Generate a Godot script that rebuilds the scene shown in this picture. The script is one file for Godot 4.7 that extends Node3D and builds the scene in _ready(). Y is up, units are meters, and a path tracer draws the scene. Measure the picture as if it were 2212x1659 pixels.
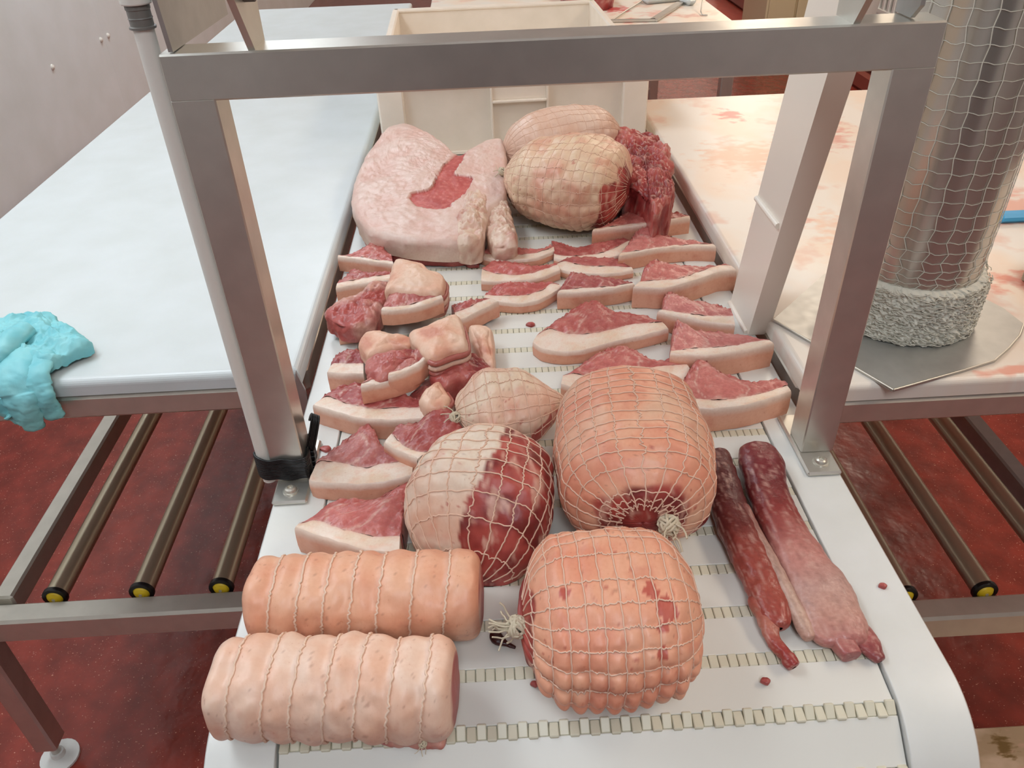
extends Node3D
# Cutting room: a conveyor with pork joints and chops under a steel arch, tables on both sides.

class MB:
	var v := PackedVector3Array()
	var n := PackedVector3Array()
	var c := PackedColorArray()
	var ix := PackedInt32Array()
	func grid(p: PackedVector3Array, col: PackedColorArray, nu: int, nv: int, wrap: bool, up := Vector3.ZERO) -> void:
		var base := v.size()
		var nn := PackedVector3Array()
		nn.resize(nu * nv)
		var mid := Vector3.ZERO
		for q in p: mid += q
		mid /= p.size()
		var sum := 0.0
		for i in nu:
			var ia := maxi(i - 1, 0) * nv
			var ib := mini(i + 1, nu - 1) * nv
			for j in nv:
				var ja := j - 1
				var jb := j + 1
				if wrap:
					ja = (ja + nv) % nv
					jb = jb % nv
				else:
					ja = maxi(ja, 0)
					jb = mini(jb, nv - 1)
				var q := (p[ib + j] - p[ia + j]).cross(p[i * nv + jb] - p[i * nv + ja])
				var w := up if up != Vector3.ZERO else p[i * nv + j] - mid
				sum += q.dot(w) * 1e4
				nn[i * nv + j] = q
		var s := 1.0 if sum >= 0.0 else -1.0
		for k in nn.size():
			var q2 := nn[k] * s
			if q2.length_squared() < 1e-22: q2 = p[k] - mid if up == Vector3.ZERO else up
			nn[k] = q2.normalized()
		v.append_array(p)
		n.append_array(nn)
		c.append_array(col)
		var jm := nv if wrap else nv - 1
		for i in nu - 1:
			for j in jm:
				var a := base + i * nv + j
				var b := base + (i + 1) * nv + j
				var d := base + i * nv + (j + 1) % nv
				var e := base + (i + 1) * nv + (j + 1) % nv
				if s > 0.0: ix.append_array(PackedInt32Array([a, e, b, a, d, e]))
				else: ix.append_array(PackedInt32Array([a, b, e, a, e, d]))
	func tri(a: Vector3, b: Vector3, d: Vector3, nrm: Vector3, col: Color) -> void:
		var k := v.size()
		v.append_array(PackedVector3Array([a, b, d]))
		n.append_array(PackedVector3Array([nrm, nrm, nrm]))
		c.append_array(PackedColorArray([col, col, col]))
		if (b - a).cross(d - a).dot(nrm) > 0.0: ix.append_array(PackedInt32Array([k, k + 2, k + 1]))
		else: ix.append_array(PackedInt32Array([k, k + 1, k + 2]))
	func quad(a: Vector3, b: Vector3, d: Vector3, e: Vector3, nrm: Vector3, col: Color) -> void:
		tri(a, b, d, nrm, col)
		tri(a, d, e, nrm, col)
	# a box with chamfered edges: centre, full size, chamfer
	func box(ctr: Vector3, size: Vector3, ch := 0.002, col := Color.WHITE, bs := Basis.IDENTITY) -> void:
		var h := size / 2.0
		ch = minf(ch, minf(h.x, minf(h.y, h.z)) * 0.9)
		var pt := func(s: Vector3, ax: int) -> Vector3:
			var q := Vector3(s.x * (h.x - ch), s.y * (h.y - ch), s.z * (h.z - ch))
			q[ax] = s[ax] * h[ax]
			return ctr + bs * q
		for ax in 3:
			var u := (ax + 1) % 3
			var w := (ax + 2) % 3
			for s in [-1.0, 1.0]:
				var q: Array[Vector3] = []
				for k in [[-1, -1], [1, -1], [1, 1], [-1, 1]]:
					var sg := Vector3.ZERO
					sg[ax] = s
					sg[u] = k[0]
					sg[w] = k[1]
					q.append(pt.call(sg, ax))
				var nr := Vector3.ZERO
				nr[ax] = s
				quad(q[0], q[1], q[2], q[3], bs * nr, col)
				for s2 in [-1.0, 1.0]:
					var a := Vector3.ZERO
					a[ax] = s
					a[u] = s2
					var nr2 := a.normalized()
					var a1 := a
					var a2 := a
					a1[w] = -1.0
					a2[w] = 1.0
					quad(pt.call(a1, ax), pt.call(a2, ax), pt.call(a2, u), pt.call(a1, u), bs * nr2, col)
		for sx in [-1.0, 1.0]:
			for sy in [-1.0, 1.0]:
				for sz in [-1.0, 1.0]:
					var s3 := Vector3(sx, sy, sz)
					tri(pt.call(s3, 0), pt.call(s3, 1), pt.call(s3, 2), bs * s3.normalized(), col)
	# a round tube through points
	func tube(pts: PackedVector3Array, r: float, sides := 6, col := Color.WHITE, close := false, caps := true) -> void:
		var m := pts.size()
		if m < 2: return
		var pp := PackedVector3Array()
		var cc := PackedColorArray()
		var side := Vector3.ZERO
		for i in m:
			var t := (pts[mini(i + 1, m - 1)] - pts[maxi(i - 1, 0)]) if not close else (pts[(i + 1) % m] - pts[(i - 1 + m) % m])
			t = t.normalized()
			if side == Vector3.ZERO:
				side = t.cross(Vector3.UP if absf(t.y) < 0.9 else Vector3.RIGHT).normalized()
			side = (side - t * side.dot(t)).normalized()
			var up := t.cross(side)
			for k in sides:
				var a := TAU * k / sides
				pp.append(pts[i] + (side * cos(a) + up * sin(a)) * r)
				cc.append(col)
		if close:
			for k in sides:
				pp.append(pp[k])
				cc.append(col)
			m += 1
		var base := v.size()
		for i in m:
			var ctr := Vector3.ZERO
			for k in sides: ctr += pp[i * sides + k]
			ctr /= sides
			for k in sides: n.append((pp[i * sides + k] - ctr).normalized())
		v.append_array(pp)
		c.append_array(cc)
		for i in m - 1:
			for k in sides:
				var a2 := base + i * sides + k
				var b2 := base + (i + 1) * sides + k
				var d2 := base + i * sides + (k + 1) % sides
				var e2 := base + (i + 1) * sides + (k + 1) % sides
				ix.append_array(PackedInt32Array([a2, b2, e2, a2, e2, d2]))
		if caps and not close:
			for end in [0, m - 1]:
				var nr := (pts[end] - pts[1 if end == 0 else m - 2]).normalized()
				for k in range(1, sides - 1):
					tri(pp[end * sides], pp[end * sides + k], pp[end * sides + k + 1], nr, col)
	# a profile of (radius, height) turned round the y axis
	func lathe(ctr: Vector3, prof: Array, sides := 24, col := Color.WHITE, bs := Basis.IDENTITY) -> void:
		for i in prof.size() - 1:
			var p0: Vector2 = prof[i]
			var p1: Vector2 = prof[i + 1]
			var d := p1 - p0
			var nr2 := Vector2(d.y, -d.x).normalized()
			for k in sides:
				var a := TAU * k / sides
				var b := TAU * (k + 1) / sides
				var ra := Vector3(cos(a), 0, sin(a))
				var rb := Vector3(cos(b), 0, sin(b))
				var q := [ra * p0.x + Vector3.UP * p0.y, rb * p0.x + Vector3.UP * p0.y, rb * p1.x + Vector3.UP * p1.y, ra * p1.x + Vector3.UP * p1.y]
				var na := bs * (ra * nr2.x + Vector3.UP * nr2.y)
				var nb := bs * (rb * nr2.x + Vector3.UP * nr2.y)
				var base := v.size()
				for e in q: v.append(ctr + bs * (e as Vector3))
				n.append_array(PackedVector3Array([na, nb, nb, na]))
				c.append_array(PackedColorArray([col, col, col, col]))
				ix.append_array(PackedInt32Array([base, base + 1, base + 2, base, base + 2, base + 3]))
	# a flat polygon in x, z with thickness from y0 up to y1
	func slab_poly(poly: PackedVector2Array, y0: float, y1: float, col := Color.WHITE) -> void:
		var t := Geometry2D.triangulate_polygon(poly)
		for k in range(0, t.size(), 3):
			var q := [poly[t[k]], poly[t[k + 1]], poly[t[k + 2]]]
			tri(Vector3(q[0].x, y1, q[0].y), Vector3(q[1].x, y1, q[1].y), Vector3(q[2].x, y1, q[2].y), Vector3.UP, col)
			tri(Vector3(q[0].x, y0, q[0].y), Vector3(q[1].x, y0, q[1].y), Vector3(q[2].x, y0, q[2].y), Vector3.DOWN, col)
		var sgn := -1.0 if Geometry2D.is_polygon_clockwise(poly) else 1.0
		for k in poly.size():
			var a := poly[k]
			var b := poly[(k + 1) % poly.size()]
			var nr := Vector3((b - a).y, 0, -(b - a).x).normalized() * sgn
			quad(Vector3(a.x, y0, a.y), Vector3(b.x, y0, b.y), Vector3(b.x, y1, b.y), Vector3(a.x, y1, a.y), nr, col)

# a body swept along an axis: stations of half widths, string grooves, lumps
class Loft:
	var c: Vector3
	var d: Vector3
	var sd: Vector3
	var L := 0.2
	var W := 0.1
	var H := 0.1
	var prof: Array
	var e := 2.3
	var cap := 5.0
	var floor_y := 0.9
	var rings: Array = []
	var longs := 0
	var groove := 0.0
	var gw := 0.004
	var amp := 0.004
	var quilt := 0.0
	var droop := 0.0
	var quilt_at := Vector2(0, 0)
	var nz: FastNoiseLite
	func s(t: float) -> float:
		for i in prof.size() - 1:
			var a: Vector2 = prof[i]
			var b: Vector2 = prof[i + 1]
			if t <= b.x or i == prof.size() - 2:
				var f := clampf((t - a.x) / (b.x - a.x), 0, 1)
				f = lerpf(f, f * f * (3 - 2 * f), 0.6)
				return lerpf(a.y, b.y, f)
		return 1.0
	func pt(t: float, a: float, off := 0.0) -> Vector3:
		var k := s(t) * sqrt(maxf(0.0, 1.0 - pow(absf(t), cap)))
		var ca := cos(a)
		var sa := sin(a)
		ca = signf(ca) * pow(absf(ca), 2.0 / e)
		sa = signf(sa) * pow(absf(sa), 2.0 / e)
		var radial := sd * (W / 2 * k * ca) + Vector3.UP * (H / 2 * k * sa)
		var axis := d * (L / 2 * t)
		if droop > 0.0 and t < -0.1: axis.y -= droop * pow((-t - 0.1) / 0.9, 2.0)
		var p := c + axis + radial
		var out := (sd * ca / W + Vector3.UP * sa / H + d * (signf(t) * pow(absf(t), cap) * 0.8 / L)).normalized()
		var disp := amp * nz.get_noise_3dv(p * 1000.0)
		if groove > 0.0:
			var g := 0.0
			for rt in rings:
				var x: float = (t - rt) * L / 2 / gw
				if absf(x) < 3.0: g = maxf(g, exp(-x * x))
			if longs > 0:
				var st := TAU / longs
				var aa := fposmod(a + st / 2, st) - st / 2
				var x2 := aa * (W + H) / 4 * maxf(k, 0.05) / gw
				if absf(x2) < 3.0: g = maxf(g, exp(-x2 * x2))
			disp -= groove * g
			if quilt > 0.0 and longs > 0 and rings.size() > 2:
				var pitch: float = rings[1] - rings[0]
				var q := absf(cos(PI * (t - rings[0]) / pitch + PI / 2)) * absf(cos(a * longs / 2.0 + PI / 2))
				disp += quilt * sqrt(q) * smoothstep(quilt_at.x, quilt_at.y, -sa)
		p += out * (disp + off)
		p.y = maxf(p.y, floor_y + 0.0006 + maxf(off, 0.0))
		return p

const BELT := 0.9
var mats := {}
var names := {}
var tex := {}

func lin(h: String) -> Color:
	return Color(h).srgb_to_linear()

func numbered(called: String) -> String:
	var k: int = names.get(called, 0)
	names[called] = k + 1
	return called if k == 0 else "%s_%03d" % [called, k]

func thing(called: String, label: String, category: String, at := Vector3.ZERO, group := "") -> Node3D:
	var o := Node3D.new()
	o.name = numbered(called)
	add_child(o, true)
	o.position = at
	tag(o, label, category, group)
	return o

func tag(o: Node, label: String, category: String, group := "") -> void:
	o.set_meta("label", label)
	o.set_meta("category", category)
	if group != "": o.set_meta("group", group)

func mesh_of(mb: MB, origin := Vector3.ZERO) -> ArrayMesh:
	var arr := []
	arr.resize(Mesh.ARRAY_MAX)
	var vv := mb.v
	if origin != Vector3.ZERO:
		for k in vv.size(): vv[k] -= origin
	arr[Mesh.ARRAY_VERTEX] = vv
	arr[Mesh.ARRAY_NORMAL] = mb.n
	arr[Mesh.ARRAY_COLOR] = mb.c
	arr[Mesh.ARRAY_INDEX] = mb.ix
	var m := ArrayMesh.new()
	m.add_surface_from_arrays(Mesh.PRIMITIVE_TRIANGLES, arr)
	return m

# commits a mesh built in world axes as one named part under parent
func obj(called: String, mb: MB, mat: Material, parent: Node = self, origin := Vector3.ZERO) -> MeshInstance3D:
	var o := MeshInstance3D.new()
	o.mesh = mesh_of(mb, origin)
	o.material_override = mat
	o.name = numbered(called) if parent == self else called
	parent.add_child(o, true)
	return o

func struct(called: String, mb: MB, mat: Material) -> MeshInstance3D:
	var o := obj(called, mb, mat)
	o.set_meta("kind", "structure")
	return o

func noise(freq: float, sd: int, oct := 3, type := FastNoiseLite.TYPE_SIMPLEX_SMOOTH) -> FastNoiseLite:
	var f := FastNoiseLite.new()
	f.noise_type = type
	f.frequency = freq
	f.seed = sd
	f.fractal_octaves = oct
	return f

func tex_from(n: FastNoiseLite, size: int, fn: Callable, as_normal := 0.0) -> ImageTexture:
	var src := n.get_seamless_image(size, size)
	src.convert(Image.FORMAT_L8)
	var data := src.get_data()
	if as_normal > 0.0:
		var im0 := Image.create_from_data(size, size, false, Image.FORMAT_L8, data)
		im0.convert(Image.FORMAT_RGBA8)
		im0.bump_map_to_normal_map(as_normal)
		return ImageTexture.create_from_image(im0)
	var lut: Array[Color] = []
	for k in 256: lut.append(fn.call(k / 255.0))
	var out := PackedByteArray()
	out.resize(size * size * 3)
	for k in size * size:
		var cc := lut[data[k]]
		out[k * 3] = cc.r8
		out[k * 3 + 1] = cc.g8
		out[k * 3 + 2] = cc.b8
	return ImageTexture.create_from_image(Image.create_from_data(size, size, false, Image.FORMAT_RGB8, out))

func std(key: String, albedo: String, rough: float, metal := 0.0, spec := 0.5) -> StandardMaterial3D:
	var m := StandardMaterial3D.new()
	m.albedo_color = Color(albedo)
	m.roughness = rough
	m.metallic = metal
	m.metallic_specular = spec
	mats[key] = m
	return m

func tri_map(m: StandardMaterial3D, t: Texture2D, scale: float, nt: Texture2D = null, ns := 0.5, rt: Texture2D = null) -> void:
	if t: m.albedo_texture = t
	m.uv1_triplanar = true
	m.uv1_scale = Vector3.ONE * scale
	if nt:
		m.normal_enabled = true
		m.normal_texture = nt
		m.normal_scale = ns
	if rt: m.roughness_texture = rt

func make_materials() -> void:
	var white := func(_x: float) -> Color: return Color.WHITE
	var grain := func(x: float) -> Color: return Color(0.90 + 0.1 * x, 0.86 + 0.14 * x, 0.85 + 0.15 * x)
	var fibre := noise(0.03, 11, 4, FastNoiseLite.TYPE_SIMPLEX)
	fibre.domain_warp_enabled = true
	fibre.domain_warp_amplitude = 20.0
	var meat_t := tex_from(fibre, 512, grain)
	var meat_n := tex_from(noise(0.05, 5, 4), 512, white, 3.0)
	var pores := noise(0.045, 21, 4)
	var skin_t := tex_from(pores, 512, func(x: float) -> Color: return Color(0.965 + 0.035 * x, 0.93 + 0.07 * x, 0.915 + 0.085 * x) if x > 0.16 else Color(0.90, 0.82, 0.79))
	var skin_n := tex_from(noise(0.03, 22, 4), 512, white, 2.0)
	var m := std("meat", "ffffff", 0.34)
	m.vertex_color_use_as_albedo = true
	tri_map(m, meat_t, 9.0, meat_n, 0.55)
	m = std("skin", "ffffff", 0.42)
	m.vertex_color_use_as_albedo = true
	tri_map(m, skin_t, 7.0, skin_n, 0.45)
	m = std("fat", "ffffff", 0.4)
	m.vertex_color_use_as_albedo = true
	tri_map(m, skin_t, 11.0, skin_n, 0.25)
	m = std("string", "e2c3ad", 0.8)
	m = std("twine", "cdbfa6", 0.85)
	# steel: brushed, faintly smudged
	var smudge := noise(0.012, 31, 4)
	var steel_t := tex_from(smudge, 512, func(x: float) -> Color: return Color(0.95 + 0.05 * x, 0.95 + 0.05 * x, 0.95 + 0.05 * x))
	var steel_r := tex_from(noise(0.02, 32, 4), 512, func(x: float) -> Color: return Color(0.84 + 0.16 * x, 0.84 + 0.16 * x, 0.84 + 0.16 * x))
	m = std("steel", "d2cfc6", 0.36, 0.8)
	tri_map(m, steel_t, 3.0, null, 0.0, steel_r)
	m = std("steel_bright", "d3cec2", 0.36, 0.72)
	tri_map(m, steel_t, 3.0, null, 0.0, steel_r)
	m = std("steel_tube", "c4beb4", 0.22, 0.74)
	m = std("zinc", "b9b9b6", 0.48, 0.78)
	tri_map(m, steel_t, 5.0, null, 0.0, steel_r)
	m = std("roller", "c8bda4", 0.3, 0.82)
	std("black", "0e0e0f", 0.35)
	std("yellow", "d6b41c", 0.5)
	# plastics
	var wear := tex_from(noise(0.01, 41, 5), 512, func(x: float) -> Color: return Color(0.965 + 0.035 * x, 0.965 + 0.035 * x, 0.955 + 0.045 * x))
	m = std("board", "d4dadb", 0.33)
	tri_map(m, wear, 1.3)
	m = std("hdpe", "e0e0dc", 0.36)
	tri_map(m, wear, 2.0)
	m = std("upright", "f0e6d9", 0.3)
	m = std("belt", "ffffff", 0.38)
	m.vertex_color_use_as_albedo = true
	m = std("crate", "f2e5d6", 0.42)
	tri_map(m, wear, 2.0)
	m = std("conduit", "e4dfd6", 0.4)
	m = std("nylon", "d3d0c4", 0.8)
	m = std("net_heap", "d6d2c4", 0.9)
	m = std("wall", "e6ebed", 0.45)
	tri_map(m, wear, 0.7)
	std("ceiling", "e6e4e0", 0.7)
	m = std("glove", "ffffff", 0.5)
	m.vertex_color_use_as_albedo = true
	tri_map(m, null, 16.0, skin_n, 0.35)
	# floor: dark red resin with pale flecks
	var sz := 1024
	var im := Image.create(sz, sz, false, Image.FORMAT_RGB8)
	var fl := noise(0.006, 51, 5)
	var mott := fl.get_seamless_image(sz, sz)
	mott.convert(Image.FORMAT_L8)
	var md := mott.get_data()
	var bytes := PackedByteArray()
	bytes.resize(sz * sz * 3)
	for k in sz * sz:
		var x := md[k] / 255.0
		bytes[k * 3] = int(116 + 38 * x)
		bytes[k * 3 + 1] = int(46 + 15 * x)
		bytes[k * 3 + 2] = int(36 + 12 * x)
	im = Image.create_from_data(sz, sz, false, Image.FORMAT_RGB8, bytes)
	var rg := RandomNumberGenerator.new()
	rg.seed = 7
	for k in 2600:
		var px := rg.randi_range(0, sz - 3)
		var py := rg.randi_range(0, sz - 3)
		var b := rg.randf_range(0.35, 1.0)
		var fc := Color(0.45, 0.2, 0.15).lerp(Color(0.93, 0.72, 0.6), b)
		im.fill_rect(Rect2i(px, py, 1 + rg.randi_range(0, 2), 1 + rg.randi_range(0, 1)), fc)
		if rg.randf() < 0.12: im.fill_rect(Rect2i(px, py, 4, 3), fc)
	m = std("floor", "ffffff", 0.24)
	m.albedo_texture = ImageTexture.create_from_image(im)
	m.uv1_triplanar = true
	m.uv1_world_triplanar = true
	m.uv1_scale = Vector3.ONE * 1.7
	m.normal_enabled = true
	m.normal_texture = tex_from(noise(0.012, 52, 4), 512, white, 5.0)
	m.normal_scale = 0.25

# ---------- meat builders ----------
func resample(a: Array, m: int, closed := false) -> PackedVector2Array:
	var pts := PackedVector2Array()
	var k := a.size()
	var segs := k if closed else k - 1
	for i in segs:
		var p0: Vector2 = a[(i - 1 + k) % k] if closed else a[maxi(i - 1, 0)]
		var p1: Vector2 = a[i]
		var p2: Vector2 = a[(i + 1) % k]
		var p3: Vector2 = a[(i + 2) % k] if closed else a[mini(i + 2, k - 1)]
		for j in 16:
			var t := j / 16.0
			var cr := p1.cubic_interpolate(p2, p0, p3, t)
			pts.append(cr.lerp(p1.lerp(p2, t), 0.35))
	if not closed: pts.append(a[k - 1])
	else: pts.append(pts[0])
	var acc := PackedFloat32Array([0.0])
	for i in range(1, pts.size()): acc.append(acc[i - 1] + pts[i].distance_to(pts[i - 1]))
	var out := PackedVector2Array()
	var j2 := 0
	for i in m:
		var want := acc[acc.size() - 1] * i / (float(m) if closed else float(m - 1))
		while j2 < acc.size() - 2 and acc[j2 + 1] < want: j2 += 1
		out.append(pts[j2].lerp(pts[j2 + 1], clampf((want - acc[j2]) / maxf(acc[j2 + 1] - acc[j2], 1e-9), 0, 1)))
	return out

func v3(p: Vector2, y: float) -> Vector3:
	return Vector3(p.x, y, p.y)

var chop_no := 0

# a chop lying flat: F the rind line, G where fat meets lean, B the back of the lean, all in x, z at the top height
func chop(label: String, h: float, T: float, tone: String, F: Array, G: Array, B: Array) -> void:
	chop_no += 1
	var N := 56
	var f := resample(F, N)
	var g := resample(G, N)
	var b := resample(B, N)
	var nz := noise(18.0, 100 + chop_no, 3)
	var fine := noise(90.0, 200 + chop_no, 3)
	var org := v3((f[N / 2] + b[N / 2]) / 2.0, h - T)
	var root := thing("pork_chop", label, "pork chop", org, "pork chops on the conveyor belt")
	var base := lin(tone) * 1.14
	base.a = 1.0
	var rough_b := 0.0035 if T > 0.021 else 0.0015
	for i in N:
		var dr := (b[i] - g[i]).normalized()
		var w := sin(PI * i / (N - 1.0))
		b[i] += dr * (fine.get_noise_2d(b[i].x * 1.6, b[i].y * 1.6) * rough_b) * w
		g[i] += dr * fine.get_noise_2d(g[i].x, g[i].y) * 0.0016 * w
	var fat_c := lin("ecdccd")
	var fat_y := lin("e3ccb4")
	var rind_c := lin("e8ae92")
	var rind_r := lin("d58a70")
	# fat: the top band and its two end faces
	var mb := MB.new()
	var p := PackedVector3Array()
	var c := PackedColorArray()
	for r in 8:
		var v := r / 7.0
		for i in N:
			var q := f[i].lerp(g[i], 0.03 + 0.97 * v)
			var y := h - 0.0022 * pow(1.0 - v, 6) + nz.get_noise_2d(q.x * 2, q.y * 2) * 0.0012
			p.append(v3(q, y))
			var k := clampf(nz.get_noise_2d(q.x * 3 + 7, q.y * 6) * 1.3, 0, 1)
			var cc := fat_c.lerp(fat_y, clampf(0.35 + 1.2 * nz.get_noise_2d(q.x + 3, q.y), 0, 1))
			if v > 0.8: cc = cc.lerp(base, (v - 0.8) * 1.6)
			c.append(cc.lerp(rind_c, k * 0.5))
	mb.grid(p, c, 8, N, false, Vector3.UP)
	for e in [0, N - 1]:
		p = PackedVector3Array()
		c = PackedColorArray()
		for r in 4:
			for k in 4:
				p.append(v3(f[e].lerp(g[e], k / 3.0), h - 0.002 * (1.0 if r == 0 else 0.0) - T * r / 3.0 + (0.001 if r == 0 else 0.0)))
				c.append(fat_c.lerp(fat_y, r / 4.0))
		mb.grid(p, c, 4, 4, false, v3((f[e] - f[N - 1 - e]).normalized(), 0))
	obj("fat", mb, mats["fat"], root, org)
	# rind: the skin along the front
	mb = MB.new()
	p = PackedVector3Array()
	c = PackedColorArray()
	var rows := [[-0.0012, 0.0008], [0.0006, 0.0026], [0.0012, 0.006], [0.0016, 0.35], [0.0012, 0.65], [0.0004, 0.95], [-0.002, 1.0]]
	for rw in rows:
		for i in N:
			var out: Vector2 = (f[i] - g[i]).normalized()
			var y: float = h - (rw[1] if rw[1] < 0.02 else T * rw[1])
			var q: Vector2 = f[i] + out * (rw[0] + nz.get_noise_3d(f[i].x * 2, y * 2, f[i].y * 2) * 0.0016)
			p.append(v3(q, y))
			var bl := clampf(nz.get_noise_3d(q.x * 1.4, y * 2.4, q.y * 1.4) * 1.7 - 0.1, 0, 1)
			var cc: Color = fat_c.lerp(rind_c, clampf(rw[1] * 60.0, 0, 1)) if rw[1] < 0.02 else rind_c.lerp(rind_r, bl * 0.7)
			c.append(cc)
	mb.grid(p, c, rows.size(), N, false, v3((f[N / 2] - g[N / 2]).normalized(), 0.2))
	obj("rind", mb, mats["skin"], root, org)
	# lean: the cut face, the back and the two ends
	mb = MB.new()
	p = PackedVector3Array()
	c = PackedColorArray()
	var pale := lin("d99f92")
	var deep := base.lerp(lin("7d2f30"), 0.55)
	var sinew := lin("e2c6b6")
	var M := 20
	var eye_u := 0.3 + 0.12 * sin(chop_no * 2.3)
	var eye_r := 0.26 + 0.05 * cos(chop_no * 1.7) if T > 0.022 else 0.0
	for r in M:
		var v := r / (M - 1.0)
		for i in N:
			var u := i / (N - 1.0)
			var q := g[i].lerp(b[i], v)
			var n1 := nz.get_noise_2d(q.x * 2.2, q.y * 2.2)
			var n2 := fine.get_noise_2d(q.x * 1.2, q.y * 1.2)
			var y := h + 0.003 * sin(PI * minf(v * 1.1, 1.0)) * sin(PI * u) + n1 * 0.0022 + n2 * (0.0006 + 0.0042 * smoothstep(0.62, 1.0, v))
			if v > 0.9: y -= (v - 0.9) * 0.02
			p.append(v3(q, y))
			var cc := base.lerp(deep, clampf(0.35 - n1 * 1.1, 0, 1) * 0.5)
			cc = cc.lerp(pale, clampf(n1 * 1.1 + 0.05, 0, 1) * 0.4)
			var seam := absf(nz.get_noise_2d(q.x * 1.1 + 40.0, q.y * 2.0))
			cc = cc.lerp(sinew, (1.0 - smoothstep(0.0, 0.035, seam)) * 0.35)
			if eye_r > 0.0:
				var ed := Vector2((u - eye_u) / eye_r, (v - 0.4) / 0.42).length() + n1 * 0.25
				cc = cc.lerp(sinew, (1.0 - smoothstep(0.0, 0.09, absf(ed - 1.0))) * 0.55)
				if ed > 1.05: cc = cc.lerp(deep, 0.3)
			cc = cc.lerp(sinew, (1.0 - smoothstep(0.0, 0.07, v)) * 0.35)
			if v > 0.72: cc = cc.lerp(lin("b8443f").lerp(pale, clampf(n2 * 2.0, 0, 1)), (v - 0.72) * 2.2)
			c.append(cc)
	for rw in [[0.0022, 0.25], [0.0028, 0.6], [0.001, 1.0]]:
		for i in N:
			var out2 := (b[i] - g[i]).normalized()
			var q2: Vector2 = b[i] + out2 * (rw[0] + fine.get_noise_2d(b[i].x + rw[1], b[i].y) * 0.002)
			p.append(v3(q2, h - T * rw[1]))
			c.append(deep.lerp(pale, clampf(fine.get_noise_2d(q2.x, q2.y + rw[1]) * 1.5, 0, 0.6)))
	mb.grid(p, c, M + 3, N, false, Vector3.UP)
	for e in [0, N - 1]:
		p = PackedVector3Array()
		c = PackedColorArray()
		for r in 4:
			for k in 6:
				p.append(v3(g[e].lerp(b[e], k / 5.0), h - T * r / 3.0))
				c.append(base.lerp(deep, 0.3 + r / 6.0))
		mb.grid(p, c, 4, 6, false, v3((f[e] - f[N - 1 - e]).normalized(), 0))
	obj("lean", mb, mats["meat"], root, org)

func tint(kind: String, nz: FastNoiseLite, fine: FastNoiseLite, q: Vector3, edge: float) -> Color:
	var n1 := nz.get_noise_3dv(q)
	var n2 := fine.get_noise_3dv(q)
	match kind:
		"skin":
			var c := lin("e6b195").lerp(lin("eac8b0"), clampf(0.5 + n1 * 1.4, 0, 1))
			c = c.lerp(lin("c27460"), clampf(n1 * -1.8 - 0.25, 0, 0.6))
			return c.lerp(lin("dcbfa9"), edge).lerp(lin("b0605a"), clampf(edge * 1.6 - 0.9 + n1 * 0.6, 0, 0.8))
		"pale":
			var c2 := lin("dab7ab").lerp(lin("e0c7bc"), clampf(0.5 + n1 * 1.6, 0, 1))
			return c2.lerp(lin("dcc4ae"), edge * 0.7).lerp(lin("d6a79c"), clampf(n2 * 1.4 - 0.35, 0, 0.5))
		"crumb":
			return lin("e0c8b4").lerp(lin("d2a896"), clampf(0.3 - n2 * 1.8, 0, 0.9)).lerp(lin("b4645c"), clampf(n1 * 1.8 - 0.55, 0, 0.7))
		"dark":
			return lin("93403f").lerp(lin("b96a62"), clampf(n1 * 1.6 + 0.2, 0, 1)).lerp(lin("d8b0a2"), clampf(n2 * 2.0 - 0.8, 0, 0.6))
		"mixed":
			return lin("b85a54").lerp(lin("d9a697"), clampf(n1 * 2.4 + 0.3, 0, 1)).lerp(lin("8c3837"), clampf(-n2 * 1.5 - 0.1, 0, 0.7))
		"ragged":
			return lin("a5423f").lerp(lin("c26a62"), clampf(n1 * 2.0 + 0.2, 0, 1)).lerp(lin("dcb6a8"), clampf(n2 * 2.2 - 0.45, 0, 0.8)).lerp(lin("6b2226"), clampf(-n1 * 1.6 - 0.15, 0, 0.7))
	return lin("b0534e").lerp(lin("cf8379"), clampf(n1 * 2.0 + 0.2, 0, 1)).lerp(lin("7f2f31"), clampf(-n1 * 1.7 - 0.1, 0, 0.7)).lerp(lin("e0beae"), clampf(n2 * 2.0 - 0.8, 0, 0.6))

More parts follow.
